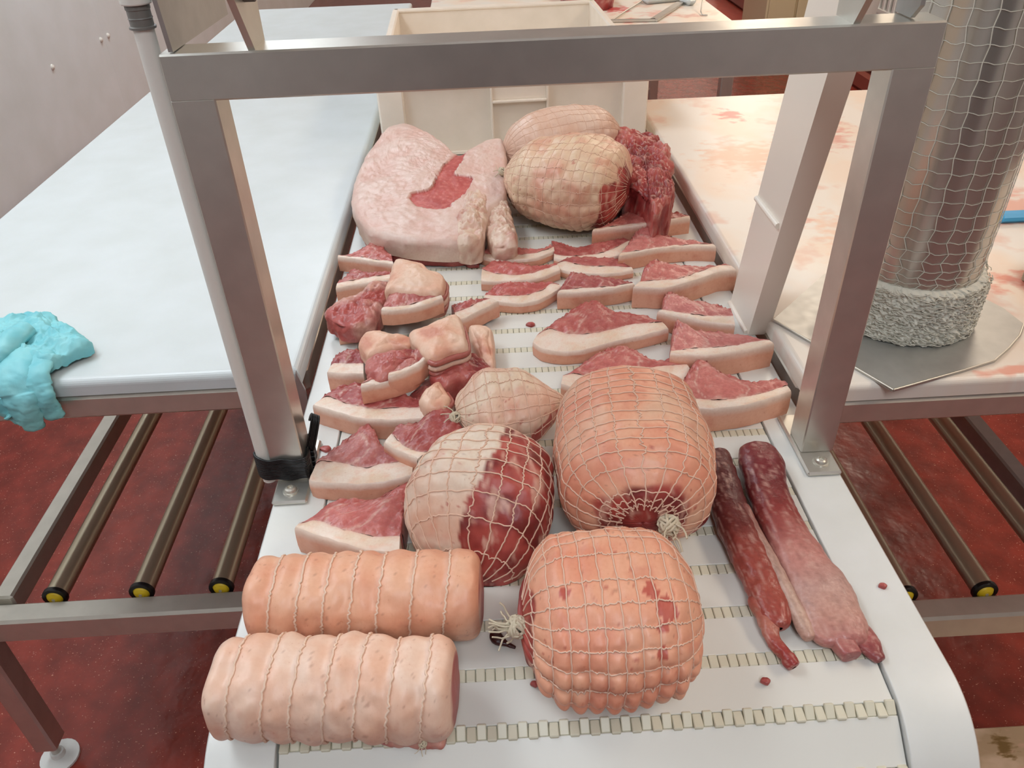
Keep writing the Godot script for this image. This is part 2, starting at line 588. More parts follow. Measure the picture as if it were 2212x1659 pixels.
# an irregular lump or slab from its outline (x, z), top height and thickness
func lump(h: float, T: float, kind: String, outline: Array, sd: int, amp := 0.004, hole: Array = [], ns := 90, nr := 22) -> MB:
	var o := resample(outline, ns, true)
	var mid := Vector2.ZERO
	for q in o: mid += q
	mid /= ns
	var nz := noise(14.0, sd, 3)
	var fine := noise(60.0, sd + 1, 4)
	var holep := PackedVector2Array()
	if hole.size() > 0: holep = resample(hole, 90, true)
	var p := PackedVector3Array()
	var c := PackedColorArray()
	var rr := minf(T * 0.45, 0.013)
	var edge_rows := 7
	var wall_rows := 5
	for r in nr + edge_rows + wall_rows:
		for k in ns:
			var dirv := o[k] - mid
			var dl := dirv.length()
			var un := dirv / dl
			var inner := maxf(dl - rr, dl * 0.5)
			var q: Vector2
			var y := h
			var edge := 0.0
			if r < nr:
				var s := pow(r / float(nr - 1), 0.8)
				q = mid + un * inner * s
				y = h + minf(0.16 * T, 0.008) * (1.0 - s * s)
			elif r < nr + edge_rows:
				var a := (r - nr + 1) / float(edge_rows) * PI / 2
				q = mid + un * (inner + (dl - inner) * sin(a))
				y = h - rr * (1.0 - cos(a))
				edge = 0.25 * sin(a)
			else:
				var w := (r - nr - edge_rows + 1) / float(wall_rows)
				q = mid + un * (dl - 0.12 * rr * w * w)
				y = lerpf(h - rr, h - T, w)
				edge = 0.35 + 0.65 * w
			var pos := v3(q, y)
			var d := nz.get_noise_3dv(pos) * amp + fine.get_noise_3dv(pos) * amp * 0.55
			var col := tint(kind, nz, fine, pos, edge)
			if holep.size() > 0 and edge < 0.2:
				var wob := Vector2(fine.get_noise_2d(q.x, q.y), fine.get_noise_2d(q.y + 5.0, q.x)) * 0.004
				if Geometry2D.is_point_in_polygon(q + wob, holep):
					y -= 0.0045
					col = lin("c2605a").lerp(lin("b34f4b"), clampf(0.5 + nz.get_noise_3dv(pos) * 1.5, 0, 1)).lerp(lin("dc8f84"), clampf(fine.get_noise_3dv(pos * 1.6) * 1.2, 0, 0.5))
					d *= 0.4
			if edge > 0.2: pos = v3(q + un * d, y + d * 0.3)
			else: pos = v3(q, y + d)
			pos.y = maxf(pos.y, h - T)
			p.append(pos)
			c.append(col)
	var mb := MB.new()
	mb.grid(p, c, nr + edge_rows + wall_rows, ns, true)
	return mb

var lump_no := 300

func slab(called: String, label: String, category: String, h: float, T: float, kind: String, outline: Array) -> void:
	lump_no += 2
	var amp := 0.003 if kind == "skin" else 0.0065
	if kind == "ragged": amp = 0.016
	if T < 0.012: amp = 0.0025
	var mid := Vector2.ZERO
	for q in outline: mid += q / outline.size()
	var org := v3(mid, h - T)
	var root := thing(called, label, category, org)
	var ns := 200 if kind == "ragged" else 110
	obj("body", lump(h, T, kind, outline, lump_no, amp, [], ns, 40 if kind == "ragged" else 22), mats["skin" if kind == "skin" else "meat"], root, org)
	if kind == "skin" and T > 0.037:
		# the cut layers seen along one side
		var mb := MB.new()
		var o := resample(outline, 60, true)
		for lay in 3:
			var pts := PackedVector3Array()
			for k in 60:
				var dv := (o[k] - mid)
				if dv.normalized().dot(Vector2(0.85, 0.5)) > 0.2: pts.append(v3(mid + dv * (1.0 - 0.01 * lay), h - T * (0.34 + 0.22 * lay)))
			mb.tube(pts, 0.0042, 6, lin("b56a60") if lay % 2 == 0 else lin("dcb8a4"))
		obj("cut_layers", mb, mats["meat"], root, org)

func loft_mesh(l: Loft, nt: int, na: int, col: Callable) -> MB:
	var p := PackedVector3Array()
	var c := PackedColorArray()
	for i in nt:
		var x := -1.0 + 2.0 * i / (nt - 1.0)
		var t := signf(x) * (1.0 - pow(1.0 - absf(x), 1.9))
		for j in na:
			var a := TAU * j / na
			var q := l.pt(t, a)
			p.append(q)
			c.append(col.call(t, a, q))
	var mb := MB.new()
	mb.grid(p, c, nt, na, true)
	return mb

# the elastic net: strings along and round the body
func net_mesh(l: Loft, r: float, jog := 0.02, twist := 0.0) -> MB:
	var mb := MB.new()
	var wob := noise(30.0, 77, 2)
	for rt in l.rings:
		var run := PackedVector3Array()
		for j in 121:
			var a := TAU * j / 120.0
			var t: float = clampf(rt + jog * 0.35 * sin(a * l.longs * 0.5) + 0.012 * wob.get_noise_2d(rt * 3.0, a), -0.985, 0.985)
			var q := l.pt(t, a + twist * t, r * 0.9)
			if q.y < l.floor_y + 0.006:
				if run.size() > 1: mb.tube(run, r, 5)
				run = PackedVector3Array()
			else: run.append(q)
		if run.size() > 1: mb.tube(run, r, 5)
	for k in l.longs:
		var run2 := PackedVector3Array()
		for j in 121:
			var t2 := -0.985 + 1.97 * j / 120.0
			var a2 := TAU * k / l.longs + jog * 1.2 * sin(t2 * l.rings.size() * PI * 0.5 + k * 1.7) + 0.03 * wob.get_noise_2d(t2 * 2.0, k * 3.0)
			var q2 := l.pt(t2, a2 + twist * t2, r * 0.9)
			if q2.y < l.floor_y + 0.006:
				if run2.size() > 1: mb.tube(run2, r * 1.1, 5)
				run2 = PackedVector3Array()
			else: run2.append(q2)
		if run2.size() > 1: mb.tube(run2, r * 1.1, 5)
	return mb

func even(a: float, b: float, m: int) -> Array:
	var out := []
	for k in m: out.append(lerpf(a, b, k / (m - 1.0)))
	return out

func make_loft(cx: float, cz: float, L: float, W: float, H: float, yaw: float, prof: Array, sd: int) -> Loft:
	var l := Loft.new()
	l.c = Vector3(cx, BELT + H / 2, cz)
	l.L = L
	l.W = W
	l.H = H
	l.d = Vector3(cos(yaw), 0, -sin(yaw))
	l.sd = Vector3(sin(yaw), 0, cos(yaw))
	l.prof = prof
	l.nz = noise(0.016, sd, 3)
	return l

# a knot with loose string ends
func knot_mesh(at: Vector3, out: Vector3, size: float, sd: int, ends := 7) -> MB:
	var mb := MB.new()
	var rg := RandomNumberGenerator.new()
	rg.seed = sd
	for k in 12:
		var pts := PackedVector3Array()
		var ax := Vector3(rg.randf_range(-1, 1), rg.randf_range(-1, 1), rg.randf_range(-1, 1)).normalized()
		var s0 := ax.cross(out).normalized()
		var s1 := ax.cross(s0)
		for j in 15:
			var a := TAU * j / 14.0
			pts.append(at + (s0 * cos(a) + s1 * sin(a)) * size * rg.randf_range(0.75, 1.0) + out * size * 0.3)
		mb.tube(pts, size * 0.16, 5)
	for k in ends:
		var pts2 := PackedVector3Array()
		var dv := (out * 1.2 + Vector3(rg.randf_range(-1, 1), rg.randf_range(-0.6, 0.6), rg.randf_range(-1, 1)) * 0.9).normalized()
		var q := at
		for j in 7:
			pts2.append(q)
			q += dv * size * 0.5
			dv = (dv + Vector3(rg.randf_range(-1, 1), rg.randf_range(-1.1, 0.6), rg.randf_range(-1, 1)) * 0.45).normalized()
			q.y = maxf(q.y, BELT + 0.002)
		mb.tube(pts2, size * 0.1, 4)
	return mb

# a strap of muscle: stations are [x, y, z, half width, half height]
func sweep(st: Array, nt: int, na: int, sd: int, amp: float, col: Callable, floor_y := -9.0, ex := 2.0) -> MB:
	var nz := noise(26.0, sd, 4)
	var p := PackedVector3Array()
	var c := PackedColorArray()
	var m := st.size()
	for i in nt:
		var x := i / (nt - 1.0)
		var f := x * (m - 1)
		var k := mini(int(f), m - 2)
		var w := f - k
		var get_c := func(j: int) -> Vector3: return Vector3(st[clampi(j, 0, m - 1)][0], st[clampi(j, 0, m - 1)][1], st[clampi(j, 0, m - 1)][2])
		var p0: Vector3 = get_c.call(k - 1)
		var p1: Vector3 = get_c.call(k)
		var p2: Vector3 = get_c.call(k + 1)
		var p3: Vector3 = get_c.call(k + 2)
		var ctr := p1.cubic_interpolate(p2, p0, p3, w)
		var tan := (p1.cubic_interpolate(p2, p0, p3, w + 0.02) - p1.cubic_interpolate(p2, p0, p3, w - 0.02)).normalized()
		var sw := w * w * (3 - 2 * w)
		var hw: float = lerpf(st[k][3], st[k + 1][3], sw)
		var hh: float = lerpf(st[k][4], st[k + 1][4], sw)
		var endk := sqrt(clampf(1.0 - pow(absf(2 * x - 1), 20.0), 0, 1))
		var upv := Vector3.UP if absf(tan.y) < 0.85 else Vector3(0, 0, 1)
		var side := tan.cross(upv).normalized()
		var nor := side.cross(tan).normalized()
		for j in na:
			var a := TAU * j / na
			var ca := cos(a)
			var sa := sin(a)
			ca = signf(ca) * pow(absf(ca), 2.0 / ex)
			sa = signf(sa) * pow(absf(sa), 2.0 / ex)
			var q := ctr + side * hw * ca * endk + nor * hh * sa * endk
			var out := (side * ca / hw + nor * sa / hh).normalized()
			q += out * nz.get_noise_3dv(q) * amp
			q.y = maxf(q.y, floor_y)
			p.append(q)
			c.append(col.call(x, a, q))
	var mb := MB.new()
	mb.grid(p, c, nt, na, true)
	return mb

# ---------- the room ----------
func lamp(x: float, z: float, w: float, d: float, energy: float, col: Color, glow: float, label: String) -> void:
	var y := 2.86
	var o := thing("ceiling_light", label, "ceiling light", Vector3(x, y, z), "ceiling light panels")
	var mb := MB.new()
	mb.box(Vector3(0, 0.06, 0), Vector3(w + 0.06, 0.09, d + 0.06), 0.006)
	obj("housing", mb, mats["hdpe"], o)
	mb = MB.new()
	mb.box(Vector3(0, 0.008, 0), Vector3(w, 0.012, d), 0.002)
	var em := StandardMaterial3D.new()
	em.albedo_color = Color(0.95, 0.95, 0.95)
	em.emission_enabled = true
	em.emission = col
	em.emission_energy_multiplier = glow
	obj("diffuser", mb, em, o)
	var l := AreaLight3D.new()
	l.name = "panel_glow"
	l.area_size = Vector2(w, d)
	l.light_color = col
	l.light_energy = energy
	l.area_range = 12.0
	l.shadow_enabled = true
	l.rotation_degrees = Vector3(-90, 0, 0)
	l.position = Vector3(0, -0.01, 0)
	o.add_child(l, true)

func room() -> void:
	var mb := MB.new()
	mb.box(Vector3(1.5, -0.1, -3.0), Vector3(7.0, 0.2, 14.0), 0.001)
	struct("floor", mb, mats["floor"])
	mb = MB.new()
	mb.box(Vector3(1.5, 3.05, -3.0), Vector3(7.0, 0.2, 14.0), 0.001)
	struct("ceiling", mb, mats["ceiling"])
	# left wall of joined white panels
	var wx := -1.85
	var wall_l := struct("wall_left", mb_box(Vector3(wx - 0.11, 1.475, -3.0), Vector3(0.2, 2.95, 14.0)), mats["wall"])
	for k in 5:
		var z1 := 1.725 - 1.70 * k + 1.70
		var z0 := z1 - 1.70
		mb = MB.new()
		mb.box(Vector3(wx - 0.006, 1.475, (z0 + z1) / 2), Vector3(0.012, 2.95, 1.70), 0.0008)
		obj("panel", mb, mats["wall"], wall_l)
		for s in [[z1 - 0.045, 0.77], [z0 + 0.045, 0.77], [z1 - 0.045, 1.7], [z0 + 0.045, 1.7], [(z0 + z1) / 2 - 0.275, 0.775], [(z0 + z1) / 2 + 0.275, 0.775]]:
			mb = MB.new()
			mb.lathe(Vector3(wx, s[1], s[0]), [Vector2(0.012, 0), Vector2(0.011, 0.005), Vector2(0.006, 0.009), Vector2(0.0, 0.010)], 12, Color.WHITE, Basis(Vector3(0, 0, 1), -PI / 2))
			obj("screw_cap", mb, mats["conduit"], wall_l)
	struct("wall_right", mb_box(Vector3(4.9, 1.475, -3.0), Vector3(0.2, 2.95, 14.0)), mats["wall"])
	struct("wall_back", mb_box(Vector3(1.5, 1.475, -10.0), Vector3(7.0, 2.95, 0.2)), mats["wall"])
	struct("wall_front", mb_box(Vector3(1.5, 1.475, 4.0), Vector3(7.0, 2.95, 0.2)), mats["wall"])
	# the dark double door behind the camera that the beam mirrors
	mb = MB.new()
	mb.box(Vector3(0.06, 1.1, 3.88), Vector3(1.7, 2.2, 0.05), 0.004)
	var dm := std("door", "1d1f25", 0.5)
	var dr := struct("door_1", mb, dm)
	mb = MB.new()
	mb.box(Vector3(0.06, 1.1, 3.85), Vector3(0.02, 2.2, 0.02), 0.003)
	obj("meeting_strip", mb, mats["black"], dr)

func mb_box(c: Vector3, s: Vector3, ch := 0.002) -> MB:
	var mb := MB.new()
	mb.box(c, s, ch)
	return mb

# ---------- conveyor ----------
func belt_at(s: float, lift := 0.0) -> Vector3:
	var R := 0.093
	if s <= 0.0: return Vector3(0, BELT + lift, 0.30 + s)
	var a := s / R
	if a > PI / 2: return Vector3(0, BELT - R - (s - R * PI / 2), 0.30 + R + lift)
	return Vector3(0, BELT - R + (R + lift) * cos(a), 0.30 + (R + lift) * sin(a))

func conveyor() -> void:
	var o := thing("conveyor", "white modular belt conveyor carrying the pork, with plastic side strips and a rounded front end", "conveyor", Vector3.ZERO)
	# one belt module: a white plate with knuckles at both ends
	var mb := MB.new()
	var P := 0.0555
	var plate := lin("dedcd4")
	var worn := lin("d8d2bc")
	mb.box(Vector3(0, -0.006, -P / 2), Vector3(0.552, 0.012, P - 0.0135), 0.0006, plate)
	var nf := 60
	var fw := 0.552 / nf
	for k in nf:
		var x := -0.276 + fw * (k + 0.5)
		if k % 2 == 0: mb.box(Vector3(x, -0.0058, 0.0), Vector3(fw - 0.0007, 0.0112, 0.0131), 0.0008, worn)
		else: mb.box(Vector3(x, -0.0058, -P), Vector3(fw - 0.0007, 0.0112, 0.0131), 0.0008, worn)
	mb.box(Vector3(0, -0.0070, 0), Vector3(0.55, 0.006, 0.0125), 0.001, lin("b0aa92"))
	var m := mesh_of(mb)
	for k in range(-39, 4):
		var a := belt_at(-0.022 + P * k)
		var b := belt_at(-0.022 + P * (k - 1))
		var mi := MeshInstance3D.new()
		mi.mesh = m
		mi.material_override = mats["belt"]
		mi.name = "belt_module"
		o.add_child(mi, true)
		var dz := (a - b).normalized()
		mi.transform = Transform3D(Basis(Vector3.RIGHT, dz.cross(Vector3.RIGHT), dz), a)
	# white strips at the two sides, rounded down over the front
	for s in [-1.0, 1.0]:
		mb = MB.new()
		var p := PackedVector3Array()
		var c := PackedColorArray()
		var prof := [[0.278, -0.02], [0.278, 0.0008], [0.2795, 0.0022], [0.3375, 0.0022], [0.3405, -0.0008], [0.341, -0.0215], [0.278, -0.0215]]
		for k in 70:
			var sd := -2.44 + 2.02 * k / 11.0 if k < 12 else -0.405 + 0.385 * (k - 12) / 10.0 if k < 23 else -0.02 + 0.34 * (k - 23) / 46.0
			for q in prof:
				var w := belt_at(sd, q[1])
				var ox: float = q[0] - (0.0075 if q[0] > 0.3 and w.z < -0.1 else 0.0)
				p.append(Vector3(s * ox, w.y, w.z))
				c.append(Color.WHITE)
		mb.grid(p, c, 70, prof.size(), false)
		obj("side_strip", mb, mats["hdpe"], o)
	# steel body
	mb = MB.new()
	for s in [-1.0, 1.0]:
		mb.box(Vector3(s * 0.3225, 0.80, -0.92), Vector3(0.018, 0.15, 2.40), 0.003)
	mb.box(Vector3(0, 0.80, -0.92), Vector3(0.63, 0.04, 2.3), 0.003)
	obj("body", mb, mats["steel"], o)
	for x in [-0.29, 0.29]:
		for z in [0.1, -1.9]:
			mb = MB.new()
			mb.box(Vector3(x, 0.39, z), Vector3(0.05, 0.78, 0.05), 0.004)
			mb.lathe(Vector3(x, 0, z), [Vector2(0.04, 0), Vector2(0.04, 0.012), Vector2(0.012, 0.02), Vector2(0.012, 0.05)], 16)
			obj("leg", mb, mats["steel"], o)
	# belt drive shaft under the front end
	mb = MB.new()
	mb.tube(PackedVector3Array([Vector3(-0.32, 0.806, 0.30), Vector3(0.32, 0.806, 0.30)]), 0.07, 24)
	obj("nose_roller", mb, mats["hdpe"], o)

func arch() -> void:
	var H := 1.399
	var o := thing("steel_arch", "square tube stainless steel arch standing across the conveyor", "frame", Vector3(0, 0.9022, 0))
	var g := Vector3(0, 0.9022, 0)
	obj("crossbeam", mb_box(Vector3(0, H - 0.02, -0.02), Vector3(0.684, 0.04, 0.04), 0.0016), mats["steel"], o, g)
	for s in [-1.0, 1.0]:
		obj("post", mb_box(Vector3(s * 0.322, (H - 0.038 + 0.908) / 2, -0.02), Vector3(0.0399, H - 0.038 - 0.908, 0.0399), 0.0014), mats["steel"], o, g)
		var fp := obj("foot_plate", mb_box(Vector3(s * 0.319, 0.9052, -0.02), Vector3(0.042, 0.006, 0.115), 0.0022), mats["steel"], o, g)
		var mb := MB.new()
		mb.lathe(Vector3(s * 0.32, 0.9082, 0.018), [Vector2(0.0095, 0), Vector2(0.0095, 0.0012), Vector2(0.0075, 0.0014), Vector2(0.0072, 0.0028), Vector2(0.0064, 0.0045), Vector2(0.0045, 0.0058), Vector2(0.0032, 0.006), Vector2(0.003, 0.0035), Vector2(0.0, 0.0034)], 24)
		obj("bolt", mb, mats["steel_bright"], fp, g)
	# bracket plates welded on the beam, flaring up and forward
	var plates := [[-0.262, [[-0.042, 0], [-0.003, 0], [0.05, 0.075], [0.05, 0.22], [-0.044, 0.22]]], [0.262, [[-0.042, 0], [-0.003, 0], [0.05, 0.075], [0.05, 0.22], [-0.044, 0.22]]]]
	for q in plates:
		var mb2 := MB.new()
		mb2.slab_poly(PackedVector2Array(q[1].map(func(a): return Vector2(a[0], a[1]))), -0.003, 0.003)
		# the polygon lies in (z, y): turn it upright
		for k in mb2.v.size():
			mb2.v[k] = Vector3(q[0] + mb2.v[k].y, H + mb2.v[k].z, mb2.v[k].x)
			mb2.n[k] = Vector3(mb2.n[k].y, mb2.n[k].z, mb2.n[k].x)
		var pl := obj("bracket_plate", mb2, mats["steel"], o, g)
		if q[0] < 0:
			var mb3 := MB.new()
			mb3.lathe(Vector3(q[0] + 0.003, H + 0.052, 0.0), [Vector2(0.014, 0), Vector2(0.014, 0.009), Vector2(0.012, 0.011), Vector2(0.006, 0.011), Vector2(0.006, 0.005), Vector2(0, 0.005)], 6, Color.WHITE, Basis(Vector3(0, 0, 1), -PI / 2))
			obj("bolt", mb3, mats["black"], pl, g)
	var outer := [[-0.331, [[-0.004, 0.0], [-0.19, -0.004], [-0.19, 0.3], [0.035, 0.3]], "side_plate"], [0.315, [[-0.042, 0], [-0.012, 0], [0.0, 0.012], [0.0, 0.22], [-0.042, 0.22]], "side_plate"]]
	for q in outer:
		var mb4 := MB.new()
		mb4.slab_poly(PackedVector2Array(q[1].map(func(a): return Vector2(a[0], a[1]))), -0.002, 0.002)
		for k in mb4.v.size():
			mb4.v[k] = Vector3(q[0] + mb4.v[k].y, H + 0.001 + mb4.v[k].z, mb4.v[k].x)
			mb4.n[k] = Vector3(mb4.n[k].y, mb4.n[k].z, mb4.n[k].x)
		obj(q[2], mb4, mats["zinc"], o, g)
	# white conduit up the left post
	var cd := thing("cable_conduit", "white cable conduit with a grey collar running up the outside of the left arch post", "conduit", Vector3(-0.3515, 0.9022, -0.012))
	g = cd.position
	var mb5 := MB.new()
	mb5.tube(PackedVector3Array([Vector3(-0.3515, 0.903, -0.012), Vector3(-0.3515, 1.1, -0.012), Vector3(-0.3515, 1.424, -0.012)]), 0.0088, 20)
	obj("pipe", mb5, mats["conduit"], cd, g)
	mb5 = MB.new()
	mb5.lathe(Vector3(-0.3515, 1.418, -0.012), [Vector2(0.0092, 0), Vector2(0.0112, 0.0004), Vector2(0.0112, 0.0022), Vector2(0.0098, 0.0028), Vector2(0.0098, 0.008), Vector2(0.0104, 0.0085), Vector2(0.0098, 0.0095), Vector2(0.0098, 0.015), Vector2(0.0104, 0.0156), Vector2(0.0104, 0.020), Vector2(0.0, 0.02)], 12)
	obj("collar", mb5, std("collar", "77736d", 0.4), cd, g)
	mb5 = MB.new()
	mb5.lathe(Vector3(-0.3515, 1.4375, -0.012), [Vector2(0.0122, 0), Vector2(0.0127, 0.001), Vector2(0.0127, 0.012), Vector2(0.009, 0.013), Vector2(0.009, 0.3), Vector2(0, 0.3)], 20)
	obj("gland_nut", mb5, mats["conduit"], cd, g)
	# black cable ties round the post and the conduit
	for k in 5:
		var y := 0.9165 + 0.0062 * k
		var ct := thing("cable_tie", ["lowest black cable tie round the left post, just above the bolt", "second black cable tie from the bottom of the left post bundle", "middle black cable tie of the five round the left post", "second black cable tie from the top of the left post bundle", "top black cable tie round the left post, with the sticking out tail"][k], "cable tie", Vector3(-0.33, y, -0.02), "black cable ties on the left post")
		var loop := PackedVector3Array()
		var pts := [Vector2(-0.2995, 0.0022), Vector2(-0.343, 0.0026), Vector2(-0.357, -0.0025), Vector2(-0.3625, -0.012), Vector2(-0.357, -0.0225), Vector2(-0.343, -0.0425), Vector2(-0.2995, -0.0425), Vector2(-0.2985, -0.02)]
		var rs := resample(pts, 48, true)
		for q2 in rs: loop.append(Vector3(q2.x + 0.33, 0.0012 * sin(q2.x * 200.0 + k), q2.y + 0.02))
		var mbk := MB.new()
		for dy in [-0.0021, 0.0, 0.0021]:
			var lp := PackedVector3Array()
			for q3 in loop: lp.append(q3 + Vector3(0, dy, 0))
			mbk.tube(lp, 0.0016, 6, Color.WHITE, true)
		obj("strap", mbk, mats["black"], ct)
		mbk = MB.new()
		mbk.box(Vector3(0.034, 0, 0.005 - 0.002 * k), Vector3(0.006, 0.0055, 0.008), 0.0008)
		obj("head", mbk, mats["black"], ct)
		if k == 4:
			mbk = MB.new()
			var tail := PackedVector3Array()
			for j in 14:
				var f := j / 13.0
				tail.append(Vector3(0.034 + 0.010 * sin(f * 3.0), 0.002 + 0.036 * sin(f * 2.6), 0.004 - 0.03 * f))
			for off in [-0.0045, -0.002, 0.0, 0.002, 0.0045]:
				var tl := PackedVector3Array()
				for q4 in tail: tl.append(q4 + Vector3(off, 0, off * 0.6))
				mbk.tube(tl, 0.0014, 6)
			obj("tail", mbk, mats["black"], ct)

func upright() -> void:
	var o := thing("guide_upright", "leaning white plastic guide board with two ribs, between the belt and the right table", "guide board", Vector3(0.33, 0.9025, -0.33))
	var g := o.position
	var mb := MB.new()
	var k := Vector3(-0.06, 1.0, 0.385)
	var x0 := 0.3195
	var a := []
	for t in [0.0, 0.585]:
		for q in [[0.0, -0.381], [0.0, -0.281], [0.030, -0.281], [0.030, -0.381]]:
			a.append(Vector3(x0 + q[0], 0.9025, q[1]) + k * t)
	var nx := Vector3(-1, -0.06, 0).normalized()
	var nz := Vector3(0, -0.385, 1).normalized()
	mb.quad(a[0], a[1], a[5], a[4], nx, Color.WHITE)
	mb.quad(a[1], a[2], a[6], a[5], nz, Color.WHITE)
	mb.quad(a[2], a[3], a[7], a[6], -nx, Color.WHITE)
	mb.quad(a[3], a[0], a[4], a[7], -nz, Color.WHITE)
	mb.quad(a[4], a[5], a[6], a[7], Vector3.UP, Color.WHITE)
	mb.quad(a[0], a[1], a[2], a[3], Vector3.DOWN, Color.WHITE)
	obj("board", mb, mats["upright"], o, g)
	for y in [0.001, 0.214]:
		mb = MB.new()
		var b: Vector3 = Vector3(x0 - 0.001, 0.9025, 0) + k * float(y)
		mb.tube(PackedVector3Array([b + Vector3(0, 0, -0.380), b + Vector3(0, 0, -0.30), b + Vector3(0, 0, -0.287)]), 0.0042, 10)
		obj("rib", mb, mats["upright"], o, g)

# a table of thick white board on a steel rail frame, with a roller rack under it
func roller(x: float, y: float, z0: float, z1: float, label: String, grp: String) -> void:
	var o := thing("roller", label, "roller", Vector3(x, y, z0), grp)
	var mb := MB.new()
	var bs := Basis(Vector3.RIGHT, -PI / 2)
	var L := z0 - z1
	mb.lathe(Vector3.ZERO, [Vector2(0.0195, 0.006), Vector2(0.0195, L)], 28, Color.WHITE, bs)
	obj("tube", mb, mats["roller"], o)
	mb = MB.new()
	mb.lathe(Vector3.ZERO, [Vector2(0.015, -0.002), Vector2(0.0215, -0.002), Vector2(0.0222, 0.0), Vector2(0.0222, 0.006), Vector2(0.0195, 0.0085)], 28, Color.WHITE, bs)
	obj("end_ring", mb, mats["black"], o)
	mb = MB.new()
	mb.lathe(Vector3.ZERO, [Vector2(0.0, -0.006), Vector2(0.006, -0.006), Vector2(0.012, -0.004), Vector2(0.0152, 0.0)], 20, Color.WHITE, bs)
	obj("end_cap", mb, mats["yellow"], o)
	mb = MB.new()
	mb.tube(PackedVector3Array([Vector3(0, 0, 0.0072), Vector3(0, 0, 0.003)]), 0.003, 8)
	obj("axle", mb, mats["steel_bright"], o)

func board_mesh(poly: PackedVector2Array, y0: float, y1: float, r: float) -> MB:
	# a thick sheet whose top edge is rounded over
	var mb := MB.new()
	var sgn := 1.0 if Geometry2D.is_polygon_clockwise(poly) else -1.0
	var ins := func(dv: float) -> PackedVector2Array: return Geometry2D.offset_polygon(poly, -dv, Geometry2D.JOIN_MITER)[0]
	var top: PackedVector2Array = ins.call(r)
	var t := Geometry2D.triangulate_polygon(top)
	for k in range(0, t.size(), 3):
		mb.tri(v3(top[t[k]], y1), v3(top[t[k + 1]], y1), v3(top[t[k + 2]], y1), Vector3.UP, Color.WHITE)
	var steps := 6
	for k in steps:
		var a0 := PI / 2 * k / steps
		var a1 := PI / 2 * (k + 1) / steps
		var p0: PackedVector2Array = ins.call(r * (1 - sin(a0)) + 0.00001)
		var p1: PackedVector2Array = ins.call(r * (1 - sin(a1)) + 0.00001)
		for j in p0.size():
			var j2 := (j + 1) % p0.size()
			var e := (p0[j2] - p0[j]).normalized()
			var nr := Vector3(e.y, 0, -e.x)
			if nr.dot(v3(p0[j], 0) - v3(top[0] * 0.5 + top[2] * 0.5, 0)) < 0: nr = -nr
			var am := (a0 + a1) / 2
			mb.quad(v3(p0[j], y1 - r * (1 - cos(a0))), v3(p0[j2], y1 - r * (1 - cos(a0))), v3(p1[j2], y1 - r * (1 - cos(a1))), v3(p1[j], y1 - r * (1 - cos(a1))), nr * sin(am) + Vector3.UP * cos(am), Color.WHITE)
	for j in poly.size():
		var j2 := (j + 1) % poly.size()
		var e := (poly[j2] - poly[j]).normalized()
		var nr := Vector3(e.y, 0, -e.x)
		if nr.dot(v3(poly[j], 0) - v3(top[0] * 0.5 + top[2] * 0.5, 0)) < 0: nr = -nr
		mb.quad(v3(poly[j], y0), v3(poly[j2], y0), v3(poly[j2], y1 - r), v3(poly[j], y1 - r), nr, Color.WHITE)
	return mb

func stained(called: String, base: String, blots: Array, rect: Rect2, sd: int) -> StandardMaterial3D:
	# cutting board print: pale pink smears and knife wear laid flat on the board (x, z)
	var W := 512
	var Hh := 1024
	var nz := noise(0.008, sd, 5)
	var n2 := noise(0.004, sd + 3, 4)
	var bytes := PackedByteArray()
	bytes.resize(W * Hh * 3)
	var b := Color(base)
	for y in Hh:
		for x in W:
			var k := (y * W + x) * 3
			var n := nz.get_noise_2d(x * 1.6, y)
			var m := n2.get_noise_2d(x * 2.0, y)
			var c := b.lerp(Color("e9cdb4"), clampf(m * 1.3 + 0.15, 0, 0.6)).lerp(Color("d9a692"), clampf(n * 2.0 - 0.5, 0, 0.5))
			bytes[k] = c.r8
			bytes[k + 1] = c.g8
			bytes[k + 2] = c.b8
	var im := Image.create_from_data(W, Hh, false, Image.FORMAT_RGB8, bytes)
	for bl in blots:
		var cx: float = (bl[0] - rect.position.x) / rect.size.x * W
		var cy: float = (bl[1] - rect.position.y) / rect.size.y * Hh
		var rx: float = bl[2] / rect.size.x * W
		var ry: float = bl[3] / rect.size.y * Hh
		var tc := Color(bl[4])
		for y in range(maxi(0, int(cy - ry * 1.3)), mini(Hh, int(cy + ry * 1.3))):
			for x in range(maxi(0, int(cx - rx * 1.3)), mini(W, int(cx + rx * 1.3))):
				var dd := Vector2((x - cx) / rx, (y - cy) / ry).length() + nz.get_noise_2d(x * 5.0, y * 5.0) * 0.9
				var al := clampf((1.0 - dd) * 1.6, 0, 1) * float(bl[5])
				if al > 0: im.set_pixel(x, y, im.get_pixel(x, y).lerp(tc, al))
	var mt := std(called, "ffffff", 0.36)
	mt.albedo_texture = ImageTexture.create_from_image(im)
	return mt

# flat texture laid on a board from above: x and z become u and v
func lay_uv(mi: MeshInstance3D, rect: Rect2) -> void:
	var a := mi.mesh.surface_get_arrays(0)
	var vv: PackedVector3Array = a[Mesh.ARRAY_VERTEX]
	var uv := PackedVector2Array()
	for q in vv: uv.append(Vector2((q.x + mi.get_parent().position.x - rect.position.x) / rect.size.x, (q.z + mi.get_parent().position.z - rect.position.y) / rect.size.y))
	a[Mesh.ARRAY_TEX_UV] = uv
	var m := ArrayMesh.new()
	m.add_surface_from_arrays(Mesh.PRIMITIVE_TRIANGLES, a)
	mi.mesh = m

